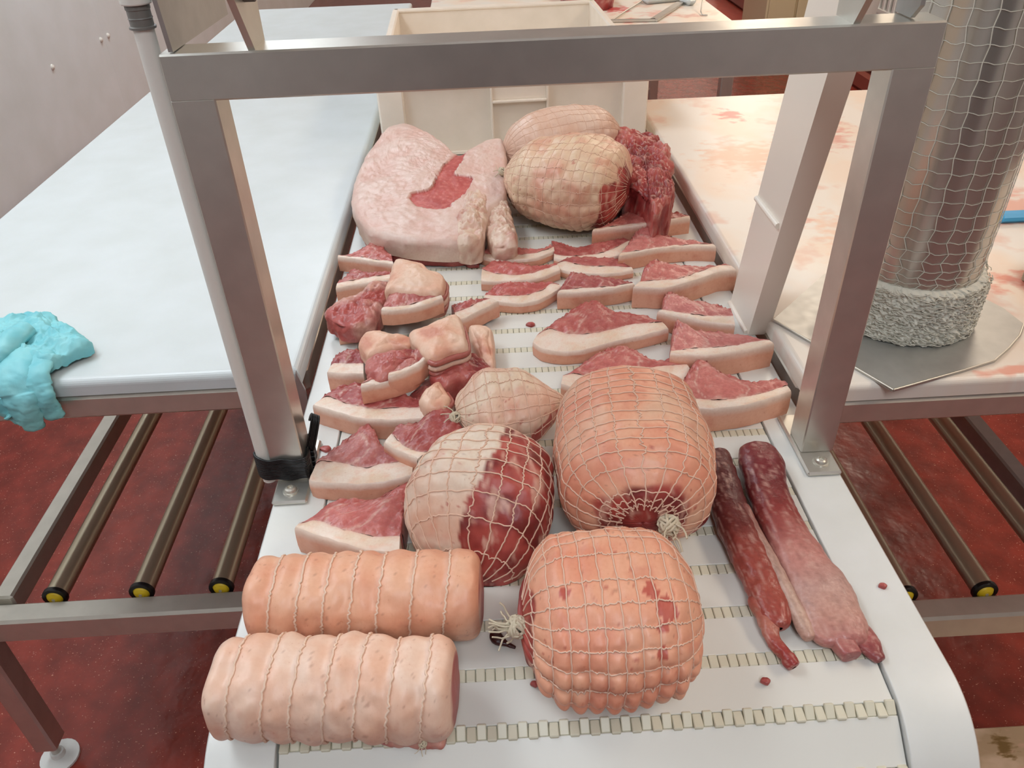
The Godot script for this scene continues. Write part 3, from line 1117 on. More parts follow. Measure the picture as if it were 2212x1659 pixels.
func tables() -> void:
	# left
	var o := thing("work_table", "long steel work table with a clean thick white board along the left wall", "table", Vector3(-0.69, 0, -1.5))
	var g := o.position
	var poly := PackedVector2Array([Vector2(-1.049, -0.2), Vector2(-0.3435, -0.2), Vector2(-0.3435, -2.95), Vector2(-1.049, -2.95)])
	obj("board", board_mesh(poly, 0.9105, 0.9365, 0.011), mats["board"], o, g)
	for q in [[Vector3(-0.70, 0.889, -0.22), Vector3(0.69, 0.041, 0.04)], [Vector3(-0.70, 0.889, -2.92), Vector3(0.69, 0.041, 0.04)], [Vector3(-0.3645, 0.889, -1.57), Vector3(0.04, 0.041, 2.66)], [Vector3(-1.02, 0.889, -1.57), Vector3(0.04, 0.041, 2.66)]]:
		obj("top_rail", mb_box(q[0], q[1], 0.006), mats["steel_bright"], o, g)
	for q in [Vector3(-1.012, 0, -0.2), Vector3(-0.375, 0, -2.9), Vector3(-0.988, 0, -2.9), Vector3(-0.40, 0, -1.55)]:
		var lg := obj("leg", mb_box(q + Vector3(0, 0.462, 0), Vector3(0.044, 0.812, 0.044), 0.004), mats["steel"], o, g)
		var mb := MB.new()
		mb.tube(PackedVector3Array([q + Vector3(0, 0.057, 0), q + Vector3(0, 0.012, 0)]), 0.009, 12)
		obj("foot_rod", mb, mats["steel"], lg, g)
		mb = MB.new()
		mb.lathe(q, [Vector2(0.038, 0.0005), Vector2(0.038, 0.006), Vector2(0.014, 0.012), Vector2(0.013, 0.024), Vector2(0, 0.024)], 24)
		obj("foot_disc", mb, mats["hdpe"], lg, g)
	for q in [[Vector3(-0.69, 0.406, -0.222), Vector3(0.63, 0.056, 0.045)], [Vector3(-0.69, 0.406, -1.28), Vector3(0.60, 0.056, 0.045)]]:
		obj("rack_rail", mb_box(q[0], q[1], 0.005), mats["steel_bright"], o, g)
	obj("rack_side", mb_box(Vector3(-0.975, 0.425, -0.755), Vector3(0.036, 0.045, 1.02), 0.004), mats["steel_bright"], o, g)
	roller(-0.888, 0.432, -0.252, -1.25, "steel roller with yellow end cap under the left table, nearest the table leg", "rack rollers under the left table")
	roller(-0.732, 0.432, -0.252, -1.25, "steel roller with yellow end cap under the left table, middle of the three", "rack rollers under the left table")
	roller(-0.588, 0.432, -0.252, -1.25, "steel roller with yellow end cap under the left table, nearest the conveyor", "rack rollers under the left table")
	var cb := MB.new()
	cb.slab_poly(PackedVector2Array([Vector2(-0.356, 0.86), Vector2(-0.3385, 0.86), Vector2(-0.3385, 0.905), Vector2(-0.346, 0.938), Vector2(-0.351, 0.915)]), -0.196, -0.192)
	for k in cb.v.size():
		cb.v[k] = Vector3(cb.v[k].x, cb.v[k].z, -0.388 - cb.v[k].y)
		cb.n[k] = Vector3(cb.n[k].x, cb.n[k].z, -cb.n[k].y)
	obj("corner_bracket", cb, mats["zinc"], o, g)
	# right
	o = thing("work_table", "steel work table with a blood-smeared cutting board, right of the conveyor under the netting tube", "table", Vector3(0.8, 0, -0.7))
	g = o.position
	var rect := Rect2(0.345, -1.42, 1.0, 1.33)
	poly = PackedVector2Array([Vector2(0.3435, -0.095), Vector2(1.30, -0.095), Vector2(1.30, -1.41), Vector2(0.3435, -1.41)])
	var blots := [[0.55, -1.24, 0.035, 0.05, "d96a5e", 0.9], [0.70, -1.05, 0.09, 0.09, "d98a78", 0.55], [0.50, -0.95, 0.11, 0.10, "e2ab8c", 0.6], [0.60, -0.55, 0.10, 0.10, "e6b08f", 0.55], [0.47, -0.60, 0.05, 0.03, "dc8c7c", 0.7], [0.74, -1.16, 0.06, 0.12, "d98a78", 0.6], [0.80, -0.34, 0.10, 0.05, "dc7d68", 0.8], [0.92, -0.62, 0.14, 0.09, "de9a86", 0.7], [0.62, -0.42, 0.12, 0.08, "e8b795", 0.7], [0.62, -0.11, 0.08, 0.012, "e08a74", 0.7], [0.90, -0.85, 0.14, 0.08, "dba294", 0.6]]
	var bm := stained("cutting_board", "e6ddd2", blots, rect, 61)
	lay_uv(obj("board", board_mesh(poly, 0.9105, 0.9365, 0.009), bm, o, g), rect)
	for q in [[Vector3(0.825, 0.889, -0.115), Vector3(0.96, 0.041, 0.04)], [Vector3(0.825, 0.889, -1.39), Vector3(0.96, 0.041, 0.04)], [Vector3(0.3645, 0.889, -0.75), Vector3(0.04, 0.041, 1.23)], [Vector3(1.28, 0.889, -0.75), Vector3(0.04, 0.041, 1.23)]]:
		obj("top_rail", mb_box(q[0], q[1], 0.006), mats["steel_bright"], o, g)
	for q in [Vector3(1.28, 0, -0.14), Vector3(0.372, 0, -1.39), Vector3(1.28, 0, -1.39), Vector3(0.372, 0, -0.3)]:
		obj("leg", mb_box(q + Vector3(0, 0.434, 0), Vector3(0.044, 0.868, 0.044), 0.004), mats["steel"], o, g)
	for q in [[Vector3(0.826, 0.40, -0.122), Vector3(0.864, 0.056, 0.045)], [Vector3(0.826, 0.40, -1.12), Vector3(0.864, 0.056, 0.045)]]:
		obj("rack_rail", mb_box(q[0], q[1], 0.005), mats["steel_bright"], o, g)
	obj("rack_side", mb_box(Vector3(0.988, 0.42, -0.62), Vector3(0.036, 0.045, 0.95), 0.004), mats["zinc"], o, g)
	roller(0.770, 0.425, -0.152, -1.09, "steel roller with yellow end cap under the right table, middle of the three", "rack rollers under the right table")
	roller(0.925, 0.425, -0.152, -1.09, "steel roller under the right table, next to the flat grey rack bar", "rack rollers under the right table")
	roller(0.628, 0.425, -0.152, -1.09, "steel roller under the right table, mostly hidden by the conveyor side", "rack rollers under the right table")
	# far table behind the crate
	o = thing("work_table", "far steel work table with a bloody white board behind the crate, bone saw on it", "table", Vector3(0.3, 0, -2.7))
	g = o.position
	rect = Rect2(-0.27, -3.6, 1.14, 1.65)
	poly = PackedVector2Array([Vector2(-0.262, -2.22), Vector2(0.858, -2.22), Vector2(0.858, -3.55), Vector2(-0.262, -3.55)])
	bm = stained("far_board", "e4dcd0", [[0.48, -2.62, 0.05, 0.07, "cf3f40", 0.95], [0.50, -2.40, 0.05, 0.05, "d9776a", 0.8], [0.62, -2.5, 0.08, 0.08, "e0a294", 0.6], [0.72, -2.45, 0.05, 0.04, "cc8a7c", 0.6]], rect, 71)
	lay_uv(obj("board", board_mesh(poly, 0.9105, 0.9365, 0.008), bm, o, g), rect)
	for q in [[Vector3(0.30, 0.889, -2.24), Vector3(1.1, 0.041, 0.04)], [Vector3(0.30, 0.889, -3.53), Vector3(1.1, 0.041, 0.04)]]:
		obj("top_rail", mb_box(q[0], q[1], 0.005), mats["steel"], o, g)
	for q in [Vector3(0.83, 0, -2.24), Vector3(-0.23, 0, -2.24), Vector3(0.83, 0, -3.5), Vector3(-0.23, 0, -3.5)]:
		obj("leg", mb_box(q + Vector3(0, 0.434, 0), Vector3(0.045, 0.868, 0.045), 0.004), mats["steel"], o, g)
	obj("cross_rail", mb_box(Vector3(0.30, 0.36, -3.5), Vector3(1.0, 0.045, 0.045), 0.004), mats["steel"], o, g)

func crate() -> void:
	var o := thing("plastic_crate", "cream white plastic crate standing across the far end of the belt", "crate", Vector3(-0.004, 0.9025, -1.552))
	o.rotation.y = 0.025
	var w := 0.625
	var d := 0.84
	var h := 0.178
	var m: Material = mats["crate"]
	var f := d / 2
	# front: sunken field between corner columns and a hand grip frame
	obj("front_wall", mb_box(Vector3(0, h / 2, f - 0.022), Vector3(w - 0.02, h, 0.006), 0.001), m, o)
	for q in [[-w / 2 + 0.03, 0.06], [w / 2 - 0.03, 0.06]]:
		obj("corner_column", mb_box(Vector3(q[0], h / 2 - 0.004, f - 0.012), Vector3(q[1], h - 0.01, 0.024), 0.004), m, o)
	for x in [-0.052, 0.078]:
		obj("grip_rib", mb_box(Vector3(x, h / 2 - 0.006, f - 0.013), Vector3(0.006, h - 0.02, 0.018), 0.0015), m, o)
	obj("grip_lip", mb_box(Vector3(0.013, 0.122, f - 0.011), Vector3(0.126, 0.006, 0.021), 0.0015), m, o)
	obj("grip_panel", mb_box(Vector3(0.013, 0.148, f - 0.015), Vector3(0.126, 0.048, 0.008), 0.0015), m, o)
	obj("back_wall", mb_box(Vector3(0, h / 2, -f + 0.01), Vector3(w - 0.02, h, 0.007), 0.001), m, o)
	for s in [-1.0, 1.0]:
		obj("side_wall", mb_box(Vector3(s * (w / 2 - 0.012), h / 2, 0), Vector3(0.007, h, d - 0.02), 0.001), m, o)
	obj("bottom", mb_box(Vector3(0, 0.004, 0), Vector3(w - 0.03, 0.008, d - 0.03), 0.001), m, o)
	for q in [[Vector3(0, h, f - 0.012), Vector3(w, 0.012, 0.026)], [Vector3(0, h, -f + 0.008), Vector3(w, 0.012, 0.02)], [Vector3(-w / 2 + 0.006, h, 0), Vector3(0.02, 0.012, d)], [Vector3(w / 2 - 0.006, h, 0), Vector3(0.02, 0.012, d)]]:
		obj("rim", mb_box(q[0], q[1], 0.004), m, o)

func netting_tube() -> void:
	var cx := 0.535
	var cz := -0.265
	var py := 0.9405
	var pl := thing("base_plate", "bent-edged sheet steel base plate lying on the right table under the netting tube", "plate", Vector3(cx, 0.9366, cz))
	var outl := [Vector2(0.3456, -0.2616), Vector2(0.4699, -0.3921), Vector2(0.5784, -0.4333), Vector2(0.6633, -0.33), Vector2(0.6900, -0.26), Vector2(0.6942, -0.2145), Vector2(0.6713, -0.1853), Vector2(0.6394, -0.1559), Vector2(0.6054, -0.1293), Vector2(0.5512, -0.11), Vector2(0.4428, -0.0756)]
	var mb := MB.new()
	mb.slab_poly(PackedVector2Array(outl), 0.9368, py)
	obj("sheet", mb, mats["zinc"], pl, pl.position)
	mb = MB.new()
	for k in outl.size():
		var a: Vector2 = outl[k]
		var b: Vector2 = outl[(k + 1) % outl.size()]
		if k >= 5: mb.tube(PackedVector3Array([v3(a, py), v3((a + b) / 2, py), v3(b, py)]), 0.0016, 6)
	obj("rolled_edge", mb, mats["steel_bright"], pl, pl.position)
	var o := thing("netting_tube", "tall polished steel stuffing tube with white elastic net stretched over it", "stuffing tube", Vector3(cx, py, cz))
	var g := o.position
	mb = MB.new()
	var top := 1.72
	mb.lathe(Vector3(cx, 0, cz), [Vector2(0.086, py + 0.0005), Vector2(0.086, top), Vector2(0.083, top), Vector2(0.083, py + 0.02)], 72)
	obj("tube", mb, mats["steel_tube"], o, g)
	# bunched net at the foot
	mb = MB.new()
	var p := PackedVector3Array()
	var c := PackedColorArray()
	var nz := noise(60.0, 91, 4)
	var n2 := noise(22.0, 92, 2)
	var nu := 46
	var nv := 220
	for i in nu:
		var f := i / (nu - 1.0)
		for j in nv:
			var a := TAU * j / nv
			var y := py + 0.001 + 0.082 * f
			var clump := 0.5 + 0.5 * sin(a * 26.0 + n2.get_noise_2d(cos(a), f * 0.3) * 5.0 + f * 9.0)
			var rr := 0.089 + 0.0085 * sqrt(maxf(0.0, 1.0 - pow(absf(2 * f - 0.92), 5.0))) + 0.0045 * clump * nz.get_noise_3d(cos(a) * 0.3, f * 0.5, sin(a) * 0.3) + 0.004 * clump - 0.003 * (1.0 - clump) * absf(sin(f * 62.0))
			if i == nu - 1: rr = 0.0862
			p.append(Vector3(cx + cos(a) * rr, y, cz + sin(a) * rr))
			c.append(Color.WHITE)
	mb.grid(p, c, nu, nv, true)
	obj("bunched_net", mb, mats["net_heap"], o, g)
	mb = MB.new()
	var rg := RandomNumberGenerator.new()
	rg.seed = 5
	for k in 1500:
		var a := rg.randf() * TAU
		if sin(a) < -0.55: continue
		var y := py + 0.003 + rg.randf() * 0.08
		var r0 := 0.098 + rg.randf() * 0.003
		var pts := PackedVector3Array()
		var len := rg.randf_range(0.004, 0.012)
		var tilt := rg.randf_range(-1.0, 1.0)
		for j in 4:
			var aa := a + (j - 1.5) * len / 0.1 * 0.4
			pts.append(Vector3(cx + cos(aa) * (r0 + 0.0015 * sin(j * 1.1)), y + tilt * 0.0018 * (j - 1.5) + rg.randf_range(-0.0008, 0.0008), cz + sin(aa) * (r0 + 0.0015 * sin(j * 1.1))))
		mb.tube(pts, 0.0007, 3, Color.WHITE, false, false)
	var fz := obj("net_fuzz", mb, mats["net_heap"], o, g)
	fz.set_meta("kind", "stuff")
	# stretched net
	mb = MB.new()
	var y := py + 0.083
	var lv := 0
	var ys := []
	while y < top - 0.06:
		ys.append(y)
		y += lerpf(0.0075, 0.0185, clampf(lv / 7.0, 0, 1))
		lv += 1
	var cols := 22
	for i in ys.size():
		var pts2 := PackedVector3Array()
		for j in 89:
			var a := TAU * j / 88.0
			pts2.append(Vector3(cx + cos(a) * 0.0871, ys[i] + 0.0012 * cos(a * cols + 0.4) + 0.002 * nz.get_noise_2d(ys[i] * 0.6, a * 0.05), cz + sin(a) * 0.0871))
		mb.tube(pts2, 0.00042, 4, Color.WHITE, false, false)
	for k in cols:
		var pts3 := PackedVector3Array()
		for i in ys.size():
			var a := TAU * k / cols + (0.012 if i % 2 == 0 else -0.012) * (1.0 if i > 6 else 3.0) + 0.05 * n2.get_noise_2d(ys[i] * 0.25, k * 0.3)
			pts3.append(Vector3(cx + cos(a) * 0.0874, ys[i], cz + sin(a) * 0.0874))
		mb.tube(pts3, 0.0006, 5, Color.WHITE, false, false)
	obj("stretched_net", mb, mats["nylon"], o, g)

func glove() -> void:
	var o := thing("rubber_glove", "crumpled turquoise disposable glove hanging over the front edge of the left table", "glove", Vector3(-0.79, 0.9366, -0.22))
	var g := o.position
	var nz := noise(11.0, 601, 3)
	nz.fractal_type = FastNoiseLite.FRACTAL_RIDGED
	var crs := noise(24.0, 603, 2)
	crs.fractal_type = FastNoiseLite.FRACTAL_RIDGED
	var wrinkle := func(mb: MB) -> MB:
		for k in mb.v.size():
			var q := mb.v[k]
			mb.v[k] = q + mb.n[k] * crs.get_noise_3d(q.x * 0.8, q.y * 2.2, q.z) * 0.0022
		return mb
	var colf := func(_t: float, _a: float, q: Vector3) -> Color: return lin("62b8c4").lerp(lin("8fd2d6"), clampf(0.4 + 0.6 * nz.get_noise_3dv(q), 0, 1)).lerp(lin("8cc4b4"), clampf((0.93 - q.y) * 9.0, 0, 0.6))
	var crumple := func(outline: Array, h: float, T: float, sd: int, amp: float) -> MB:
		var mb := lump(h, T, "skin", outline, sd, amp * 0.4, [], 150, 44)
		for k in mb.v.size():
			var q := mb.v[k]
			var r := nz.get_noise_3d(q.x * 0.9 + q.z * 0.6, q.y, q.z * 1.5 - q.x * 0.7) * amp
			mb.v[k] = q + Vector3(r * 0.4, r, -r * 0.3)
			var r2 := crs.get_noise_3d(q.x * 1.1 - q.z * 0.8, q.y * 1.2, q.z * 1.3 + q.x * 0.5) * 0.0024
			mb.v[k] += Vector3(r2 * 0.3, r2, -r2 * 0.3)
			mb.v[k].y = maxf(mb.v[k].y, 0.9375)
			mb.c[k] = colf.call(0.0, 0.0, q)
		var nn := PackedVector3Array()
		nn.resize(mb.v.size())
		for k in range(0, mb.ix.size(), 3):
			var a := mb.v[mb.ix[k]]
			var b := mb.v[mb.ix[k + 1]]
			var d := mb.v[mb.ix[k + 2]]
			var cr := (d - a).cross(b - a)
			for e in 3: nn[mb.ix[k + e]] += cr
		for k in nn.size(): mb.n[k] = nn[k].normalized() if nn[k].length_squared() > 1e-24 else Vector3.UP
		return mb
	obj("cuff", crumple.call([Vector2(-0.725, -0.335), Vector2(-0.69, -0.305), Vector2(-0.655, -0.268), Vector2(-0.648, -0.258), Vector2(-0.672, -0.235), Vector2(-0.69, -0.212), Vector2(-0.712, -0.213), Vector2(-0.735, -0.24), Vector2(-0.755, -0.30), Vector2(-0.745, -0.335)], 0.962, 0.0245, 611, 0.009), mats["glove"], o, g)
	obj("palm", crumple.call([Vector2(-0.775, -0.352), Vector2(-0.735, -0.345), Vector2(-0.715, -0.29), Vector2(-0.725, -0.23), Vector2(-0.765, -0.212), Vector2(-0.81, -0.212), Vector2(-0.845, -0.26), Vector2(-0.84, -0.32), Vector2(-0.81, -0.332)], 0.964, 0.0265, 621, 0.011), mats["glove"], o, g)
	var fingers := [
		[[-0.705, 0.958, -0.245, 0.017, 0.009], [-0.700, 0.950, -0.204, 0.019, 0.008], [-0.697, 0.927, -0.187, 0.018, 0.008], [-0.694, 0.908, -0.186, 0.017, 0.008], [-0.690, 0.893, -0.186, 0.014, 0.007], [-0.688, 0.884, -0.186, 0.011, 0.005]],
		[[-0.735, 0.962, -0.25, 0.022, 0.010], [-0.727, 0.951, -0.202, 0.025, 0.010], [-0.722, 0.927, -0.180, 0.024, 0.009], [-0.720, 0.906, -0.178, 0.022, 0.009], [-0.720, 0.888, -0.178, 0.018, 0.008], [-0.720, 0.874, -0.178, 0.013, 0.006]],
		[[-0.785, 0.960, -0.26, 0.020, 0.009], [-0.770, 0.951, -0.205, 0.021, 0.009], [-0.757, 0.927, -0.187, 0.019, 0.008], [-0.746, 0.908, -0.185, 0.017, 0.008], [-0.737, 0.893, -0.184, 0.014, 0.007], [-0.732, 0.882, -0.184, 0.010, 0.005]],
	]
	for k in 3:
		for st in fingers[k]:
			st[1] += 0.002
			st[2] += 0.005
		obj("finger", wrinkle.call(sweep(fingers[k], 90, 40, 640 + k, 0.0035, colf)), mats["glove"], o, g)
	obj("thumb", wrinkle.call(sweep([[-0.742, 0.974, -0.285, 0.014, 0.012], [-0.748, 0.975, -0.258, 0.016, 0.013], [-0.755, 0.971, -0.232, 0.015, 0.012], [-0.760, 0.963, -0.214, 0.012, 0.010]], 60, 36, 650, 0.004, colf)), mats["glove"], o, g)

func rolled(label: String, cx: float, cz: float, L: float, W: float, H: float, yaw: float, strings: Array, sd: int, skin: String, blush: String, tilt: float) -> void:
	var l := make_loft(cx, cz, L, W, H, yaw, [Vector2(-1, 0.93), Vector2(-0.6, 0.985), Vector2(0, 1.0), Vector2(0.6, 0.97), Vector2(1, 0.95)], sd)
	l.cap = 26.0
	l.e = 2.25
	l.rings = strings
	l.groove = 0.0032
	l.gw = 0.0075
	l.amp = 0.0045
	var nz := noise(16.0, sd + 1, 3)
	var fine := noise(55.0, sd + 2, 3)
	var a0 := lin(skin)
	var a1 := lin(blush)
	var col := func(t: float, a: float, q: Vector3) -> Color:
		var n1 := nz.get_noise_3dv(q)
		if absf(t) > 0.972:
			var r := Vector2(q.z - l.c.z, q.y - l.c.y).length() / (W * 0.5)
			var sp := sin(r * 9.0 + a * 1.0 + n1 * 3.0)
			return lin("a84e4b").lerp(lin("dcb9a6"), clampf(sp * 0.8 + (r - 0.7) * 2.5, 0, 1))
		var cc := a0.lerp(a1, clampf(0.4 + n1 * 1.5, 0, 1))
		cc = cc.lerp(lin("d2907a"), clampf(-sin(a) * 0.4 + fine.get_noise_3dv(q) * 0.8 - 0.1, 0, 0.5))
		if fine.get_noise_3dv(q * 2.2 + Vector3(3, 1, 7)) > 0.52: cc = cc.lerp(lin("9a6553"), 0.4)
		return cc
	var org := Vector3(cx, BELT, cz)
	var root := thing("rolled_joint", label, "rolled joint", org, "string-tied rolled pork joints at the front of the belt")
	var mb := loft_mesh(l, 150, 110, col)
	obj("meat_roll", mb, mats["skin"], root, org)
	var wob := noise(20.0, sd + 5, 2)
	for t in strings:
		var st := MB.new()
		var run := PackedVector3Array()
		for j in 131:
			var a := TAU * j / 130.0 - PI / 2
			var q := l.pt(t + tilt * 0.05 * sin(a * 1.0) + 0.018 * wob.get_noise_2d(a, t * 4.0), a, 0.0008)
			if q.y > BELT + 0.004: run.append(q)
		st.tube(run, 0.0011, 6)
		obj("string", st, mats["string"], root, org)
	if skin == "e8cab6":
		obj("lean_edge", sweep([[-0.215, 0.907, 0.326, 0.007, 0.006], [-0.19, 0.907, 0.333, 0.009, 0.007], [-0.157, 0.908, 0.340, 0.010, 0.008], [-0.126, 0.909, 0.344, 0.012, 0.009]], 60, 24, sd + 7, 0.006, func(x: float, aa: float, q: Vector3) -> Color: return lin("b9605a").lerp(lin("dcb2a0"), clampf(sin(aa) * 0.7 + nz.get_noise_3dv(q), 0, 1)), BELT + 0.0006), mats["meat"], root, org)
	var kt := l.pt(strings[strings.size() - 1], -0.45, 0.001)
	obj("knot", knot_mesh(kt, l.sd, 0.0038, sd + 9, 3), mats["twine"], root, org)

func joints() -> void:
	var net := std("net", "e2bda6", 0.85)
	# the pointed pale joint
	var mk := func(label: String, l: Loft, col: Callable, r: float, jog: float, nt: int, na: int) -> Node3D:
		var org := Vector3(l.c.x, BELT, l.c.z)
		var root := thing("netted_joint", label, "meat joint", org, "netted pork joints on the conveyor belt")
		obj("meat", loft_mesh(l, nt, na, col), mats["skin"], root, org)
		if r > 0.0: obj("netting", net_mesh(l, r, jog), net, root, org)
		return root
	var spots := func(fine: FastNoiseLite, q: Vector3, cc: Color) -> Color:
		var f := fine.get_noise_3dv(q * 1.7)
		if f > 0.5: cc = cc.lerp(lin("b04a40"), clampf((f - 0.5) * 6.0, 0, 0.7))
		cc = cc.lerp(lin("cf7f6a"), clampf(fine.get_noise_3dv(q * 0.5 + Vector3(5, 5, 5)) * 1.6 - 0.35, 0, 0.4))
		if fine.get_noise_3dv(q * 3.1 + Vector3(9, 2, 4)) > 0.58: cc = cc.lerp(lin("8c5c4a"), 0.4)
		return cc
	var lean := func(nz: FastNoiseLite, fine: FastNoiseLite, q: Vector3) -> Color:
		var n := nz.get_noise_3dv(q * 1.6)
		var c := lin("8f3734").lerp(lin("b5534a"), clampf(0.45 + n * 1.8, 0, 1)).lerp(lin("5e2022"), clampf(-n * 1.6 - 0.15, 0, 0.6))
		return c.lerp(lin("d6aa98"), clampf(fine.get_noise_3d(q.x * 1.2, q.y * 0.5, q.z * 0.5) * 2.6 - 0.5, 0, 0.8))
	# C1
	var l := make_loft(-0.05, -0.079, 0.142, 0.123, 0.085, 0.1, [Vector2(-1, 0.7), Vector2(-0.4, 1), Vector2(0.2, 0.95), Vector2(1, 0.35)], 701)
	var nz1 := noise(14.0, 702, 3)
	var fn1 := noise(48.0, 703, 3)
	l.rings = even(-0.86, 0.86, 9)
	l.longs = 16
	l.groove = 0.0013
	l.gw = 0.0028
	l.amp = 0.005
	var lc: Loft = l
	var root: Node3D = mk.call("small pale netted joint with a pointed knotted right end, behind the half skinned joint", l, func(t: float, a: float, q: Vector3) -> Color:
		var n := nz1.get_noise_3dv(q)
		var cc := lin("e3cdb5").lerp(lin("dfb6a0"), clampf(0.35 + n * 1.5, 0, 1))
		cc = spots.call(fn1, q, cc)
		var m := 0.55 * t + 0.8 * cos(a) - 0.75 * sin(a) + n * 0.5
		return cc.lerp(lean.call(nz1, fn1, q), smoothstep(0.9, 0.98, m)), 0.0006, 0.010, 110, 110)
	obj("knot", knot_mesh(lc.pt(0.985, 0.3, 0.002), lc.d, 0.007, 704, 9), mats["twine"], root, root.position)
	obj("net_tuft", knot_mesh(lc.pt(-0.98, 0.3, 0.002), -lc.d, 0.008, 705, 10), mats["twine"], root, root.position)
	# C2
	l = make_loft(-0.0865, 0.08, 0.188, 0.160, 0.115, 1.35, [Vector2(-1, 0.85), Vector2(-0.3, 1), Vector2(0.3, 0.9), Vector2(1, 0.4)], 711)
	var nz2 := noise(13.0, 712, 3)
	var fn2 := noise(46.0, 713, 3)
	l.rings = even(-0.9, 0.9, 11)
	l.longs = 20
	l.groove = 0.0013
	l.gw = 0.003
	l.amp = 0.006
	l.droop = 0.06
	var l2: Loft = l
	root = mk.call("half skinned netted joint, white skin on its left and dark red lean on its right", l, func(t: float, a: float, q: Vector3) -> Color:
		var n := nz2.get_noise_3dv(q)
		var rx := (q.x - l2.c.x) / (l2.W / 2)
		var rz := (q.z - l2.c.z) / (l2.L / 2)
		var cc := lin("e4d3c0").lerp(lin("dcb199"), clampf(0.15 + n * 1.2 + (rz - 0.25) * 0.9, 0, 1))
		cc = spots.call(fn2, q, cc)
		var m := rx - 0.22 + (0.75 * maxf(rz - 0.05, 0.0)) + n * 0.22
		if rz > 0.55 and rx < -0.35: m -= 0.4
		return cc.lerp(lean.call(nz2, fn2, q), smoothstep(0.0, 0.04, m)), 0.00075, 0.010, 150, 150)
	# C3
	l = make_loft(0.080, 0.058, 0.219, 0.174, 0.148, 1.5, [Vector2(-1, 0.75), Vector2(-0.6, 0.95), Vector2(0, 1), Vector2(0.6, 0.95), Vector2(1, 0.75)], 721)
	var nz3 := noise(11.0, 722, 3)
	var fn3 := noise(44.0, 723, 3)
	l.cap = 7.0
	l.rings = even(-0.93, 0.9, 15) + [-0.96, -0.978]
	l.longs = 24
	l.groove = 0.001
	l.gw = 0.0028
	l.amp = 0.004
	l.quilt = 0.0014
	l.quilt_at = Vector2(-1, 1)
	var l3: Loft = l
	root = mk.call("biggest netted joint, with a knotted net end and bare lean at its front", l, func(t: float, a: float, q: Vector3) -> Color:
		var n := nz3.get_noise_3dv(q)
		var cc := lin("eaae90").lerp(lin("e2977b"), clampf(0.35 + n * 1.6, 0, 1)).lerp(lin("dfc2a6"), clampf(n * -1.2 - 0.15, 0, 0.6))
		cc = spots.call(fn3, q, cc)
		var m := maxf(-t - 0.885 + n * 0.06, (q.x - l3.c.x) / (l3.W / 2) - 0.86 - sin(a) * 0.5 + n * 0.2 - (t + 0.6) * 0.35)
		return cc.lerp(lean.call(nz3, fn3, q), smoothstep(0.0, 0.03, m)), 0.0007, 0.008, 170, 160)
	obj("knot", knot_mesh(l3.pt(-0.995, 0.4, 0.003) + Vector3(0.012, 0.0, 0.004), -l3.d, 0.011, 724, 8), mats["twine"], root, root.position)
	# C4
	l = make_loft(0.025, 0.2655, 0.161, 0.160, 0.129, 0.0, [Vector2(-1, 0.78), Vector2(-0.6, 0.95), Vector2(0, 1), Vector2(0.6, 0.95), Vector2(1, 0.75)], 731)
	var nz4 := noise(12.0, 732, 3)
	var fn4 := noise(44.0, 733, 3)
	l.cap = 6.0
	l.rings = even(-0.9, 0.93, 11)
	l.longs = 22
	l.groove = 0.0013
	l.gw = 0.003
	l.amp = 0.004
	l.quilt = 0.0065
	l.quilt_at = Vector2(-0.85, 0.1)
	var l4: Loft = l
	root = mk.call("frontmost netted joint, round with a bulging quilted underside and loose string at its left", l, func(t: float, a: float, q: Vector3) -> Color:
		var n := nz4.get_noise_3dv(q)
		var cc := lin("ecb091").lerp(lin("e49a7d"), clampf(0.4 + n * 1.5, 0, 1)).lerp(lin("e0c0a8"), clampf(-sin(a) * 0.6 - n * 0.8 - 0.2, 0, 0.6))
		cc = spots.call(fn4, q, cc)
		for b in [[0.35, 1.25, 0.09], [0.48, 1.05, 0.12], [0.40, 0.82, 0.07], [-0.55, 1.35, 0.05], [0.38, 0.5, 0.07]]:
			var dd := Vector2(t - b[0], (a - b[1]) * 0.8).length() + fn4.get_noise_3dv(q * 2.0) * 0.06
			if dd < b[2]: cc = cc.lerp(lin("b5403a"), 0.8)
		var m := -t - 0.86 + n * 0.15
		return cc.lerp(lean.call(nz4, fn4, q), smoothstep(0.0, 0.03, m)), 0.0007, 0.008, 160, 160)
	obj("knot", knot_mesh(l4.pt(-0.995, 0.3, 0.004), -l4.d, 0.010, 734, 14), mats["twine"], root, root.position)
	# T2: the leg joint
	l = make_loft(0.088, -0.745, 0.255, 0.24, 0.165, -0.42, [Vector2(-1, 0.5), Vector2(-0.5, 0.86), Vector2(0.2, 1), Vector2(0.75, 0.93), Vector2(1, 0.75)], 741)
	var nz5 := noise(11.0, 742, 3)
	var fn5 := noise(44.0, 743, 3)
	l.rings = even(-0.9, 0.9, 14)
	l.longs = 26
	l.groove = 0.0013
	l.gw = 0.003
	l.amp = 0.006
	l.quilt = 0.002
	l.quilt_at = Vector2(-1, 1)
	var l5: Loft = l
	root = mk.call("netted leg joint with creased yellowish skin and raw red right end, beside the flat slab", l, func(t: float, a: float, q: Vector3) -> Color:
		var n := nz5.get_noise_3dv(q)
		var cc := lin("dcb499").lerp(lin("e0c6a8"), clampf(0.4 + n * 1.4, 0, 1)).lerp(lin("cf8a74"), clampf(-n * 1.5 - 0.15, 0, 0.7))
		cc = spots.call(fn5, q, cc)
		var m := t - 0.80 + n * 0.25 - sin(a) * 0.14
		return cc.lerp(lean.call(nz5, fn5, q), smoothstep(0.0, 0.05, m)), 0.0005, 0.008, 140, 140)
	obj("net_tuft", knot_mesh(l5.pt(-0.985, 0.6, 0.002), -l5.d, 0.008, 744, 8), mats["twine"], root, root.position)
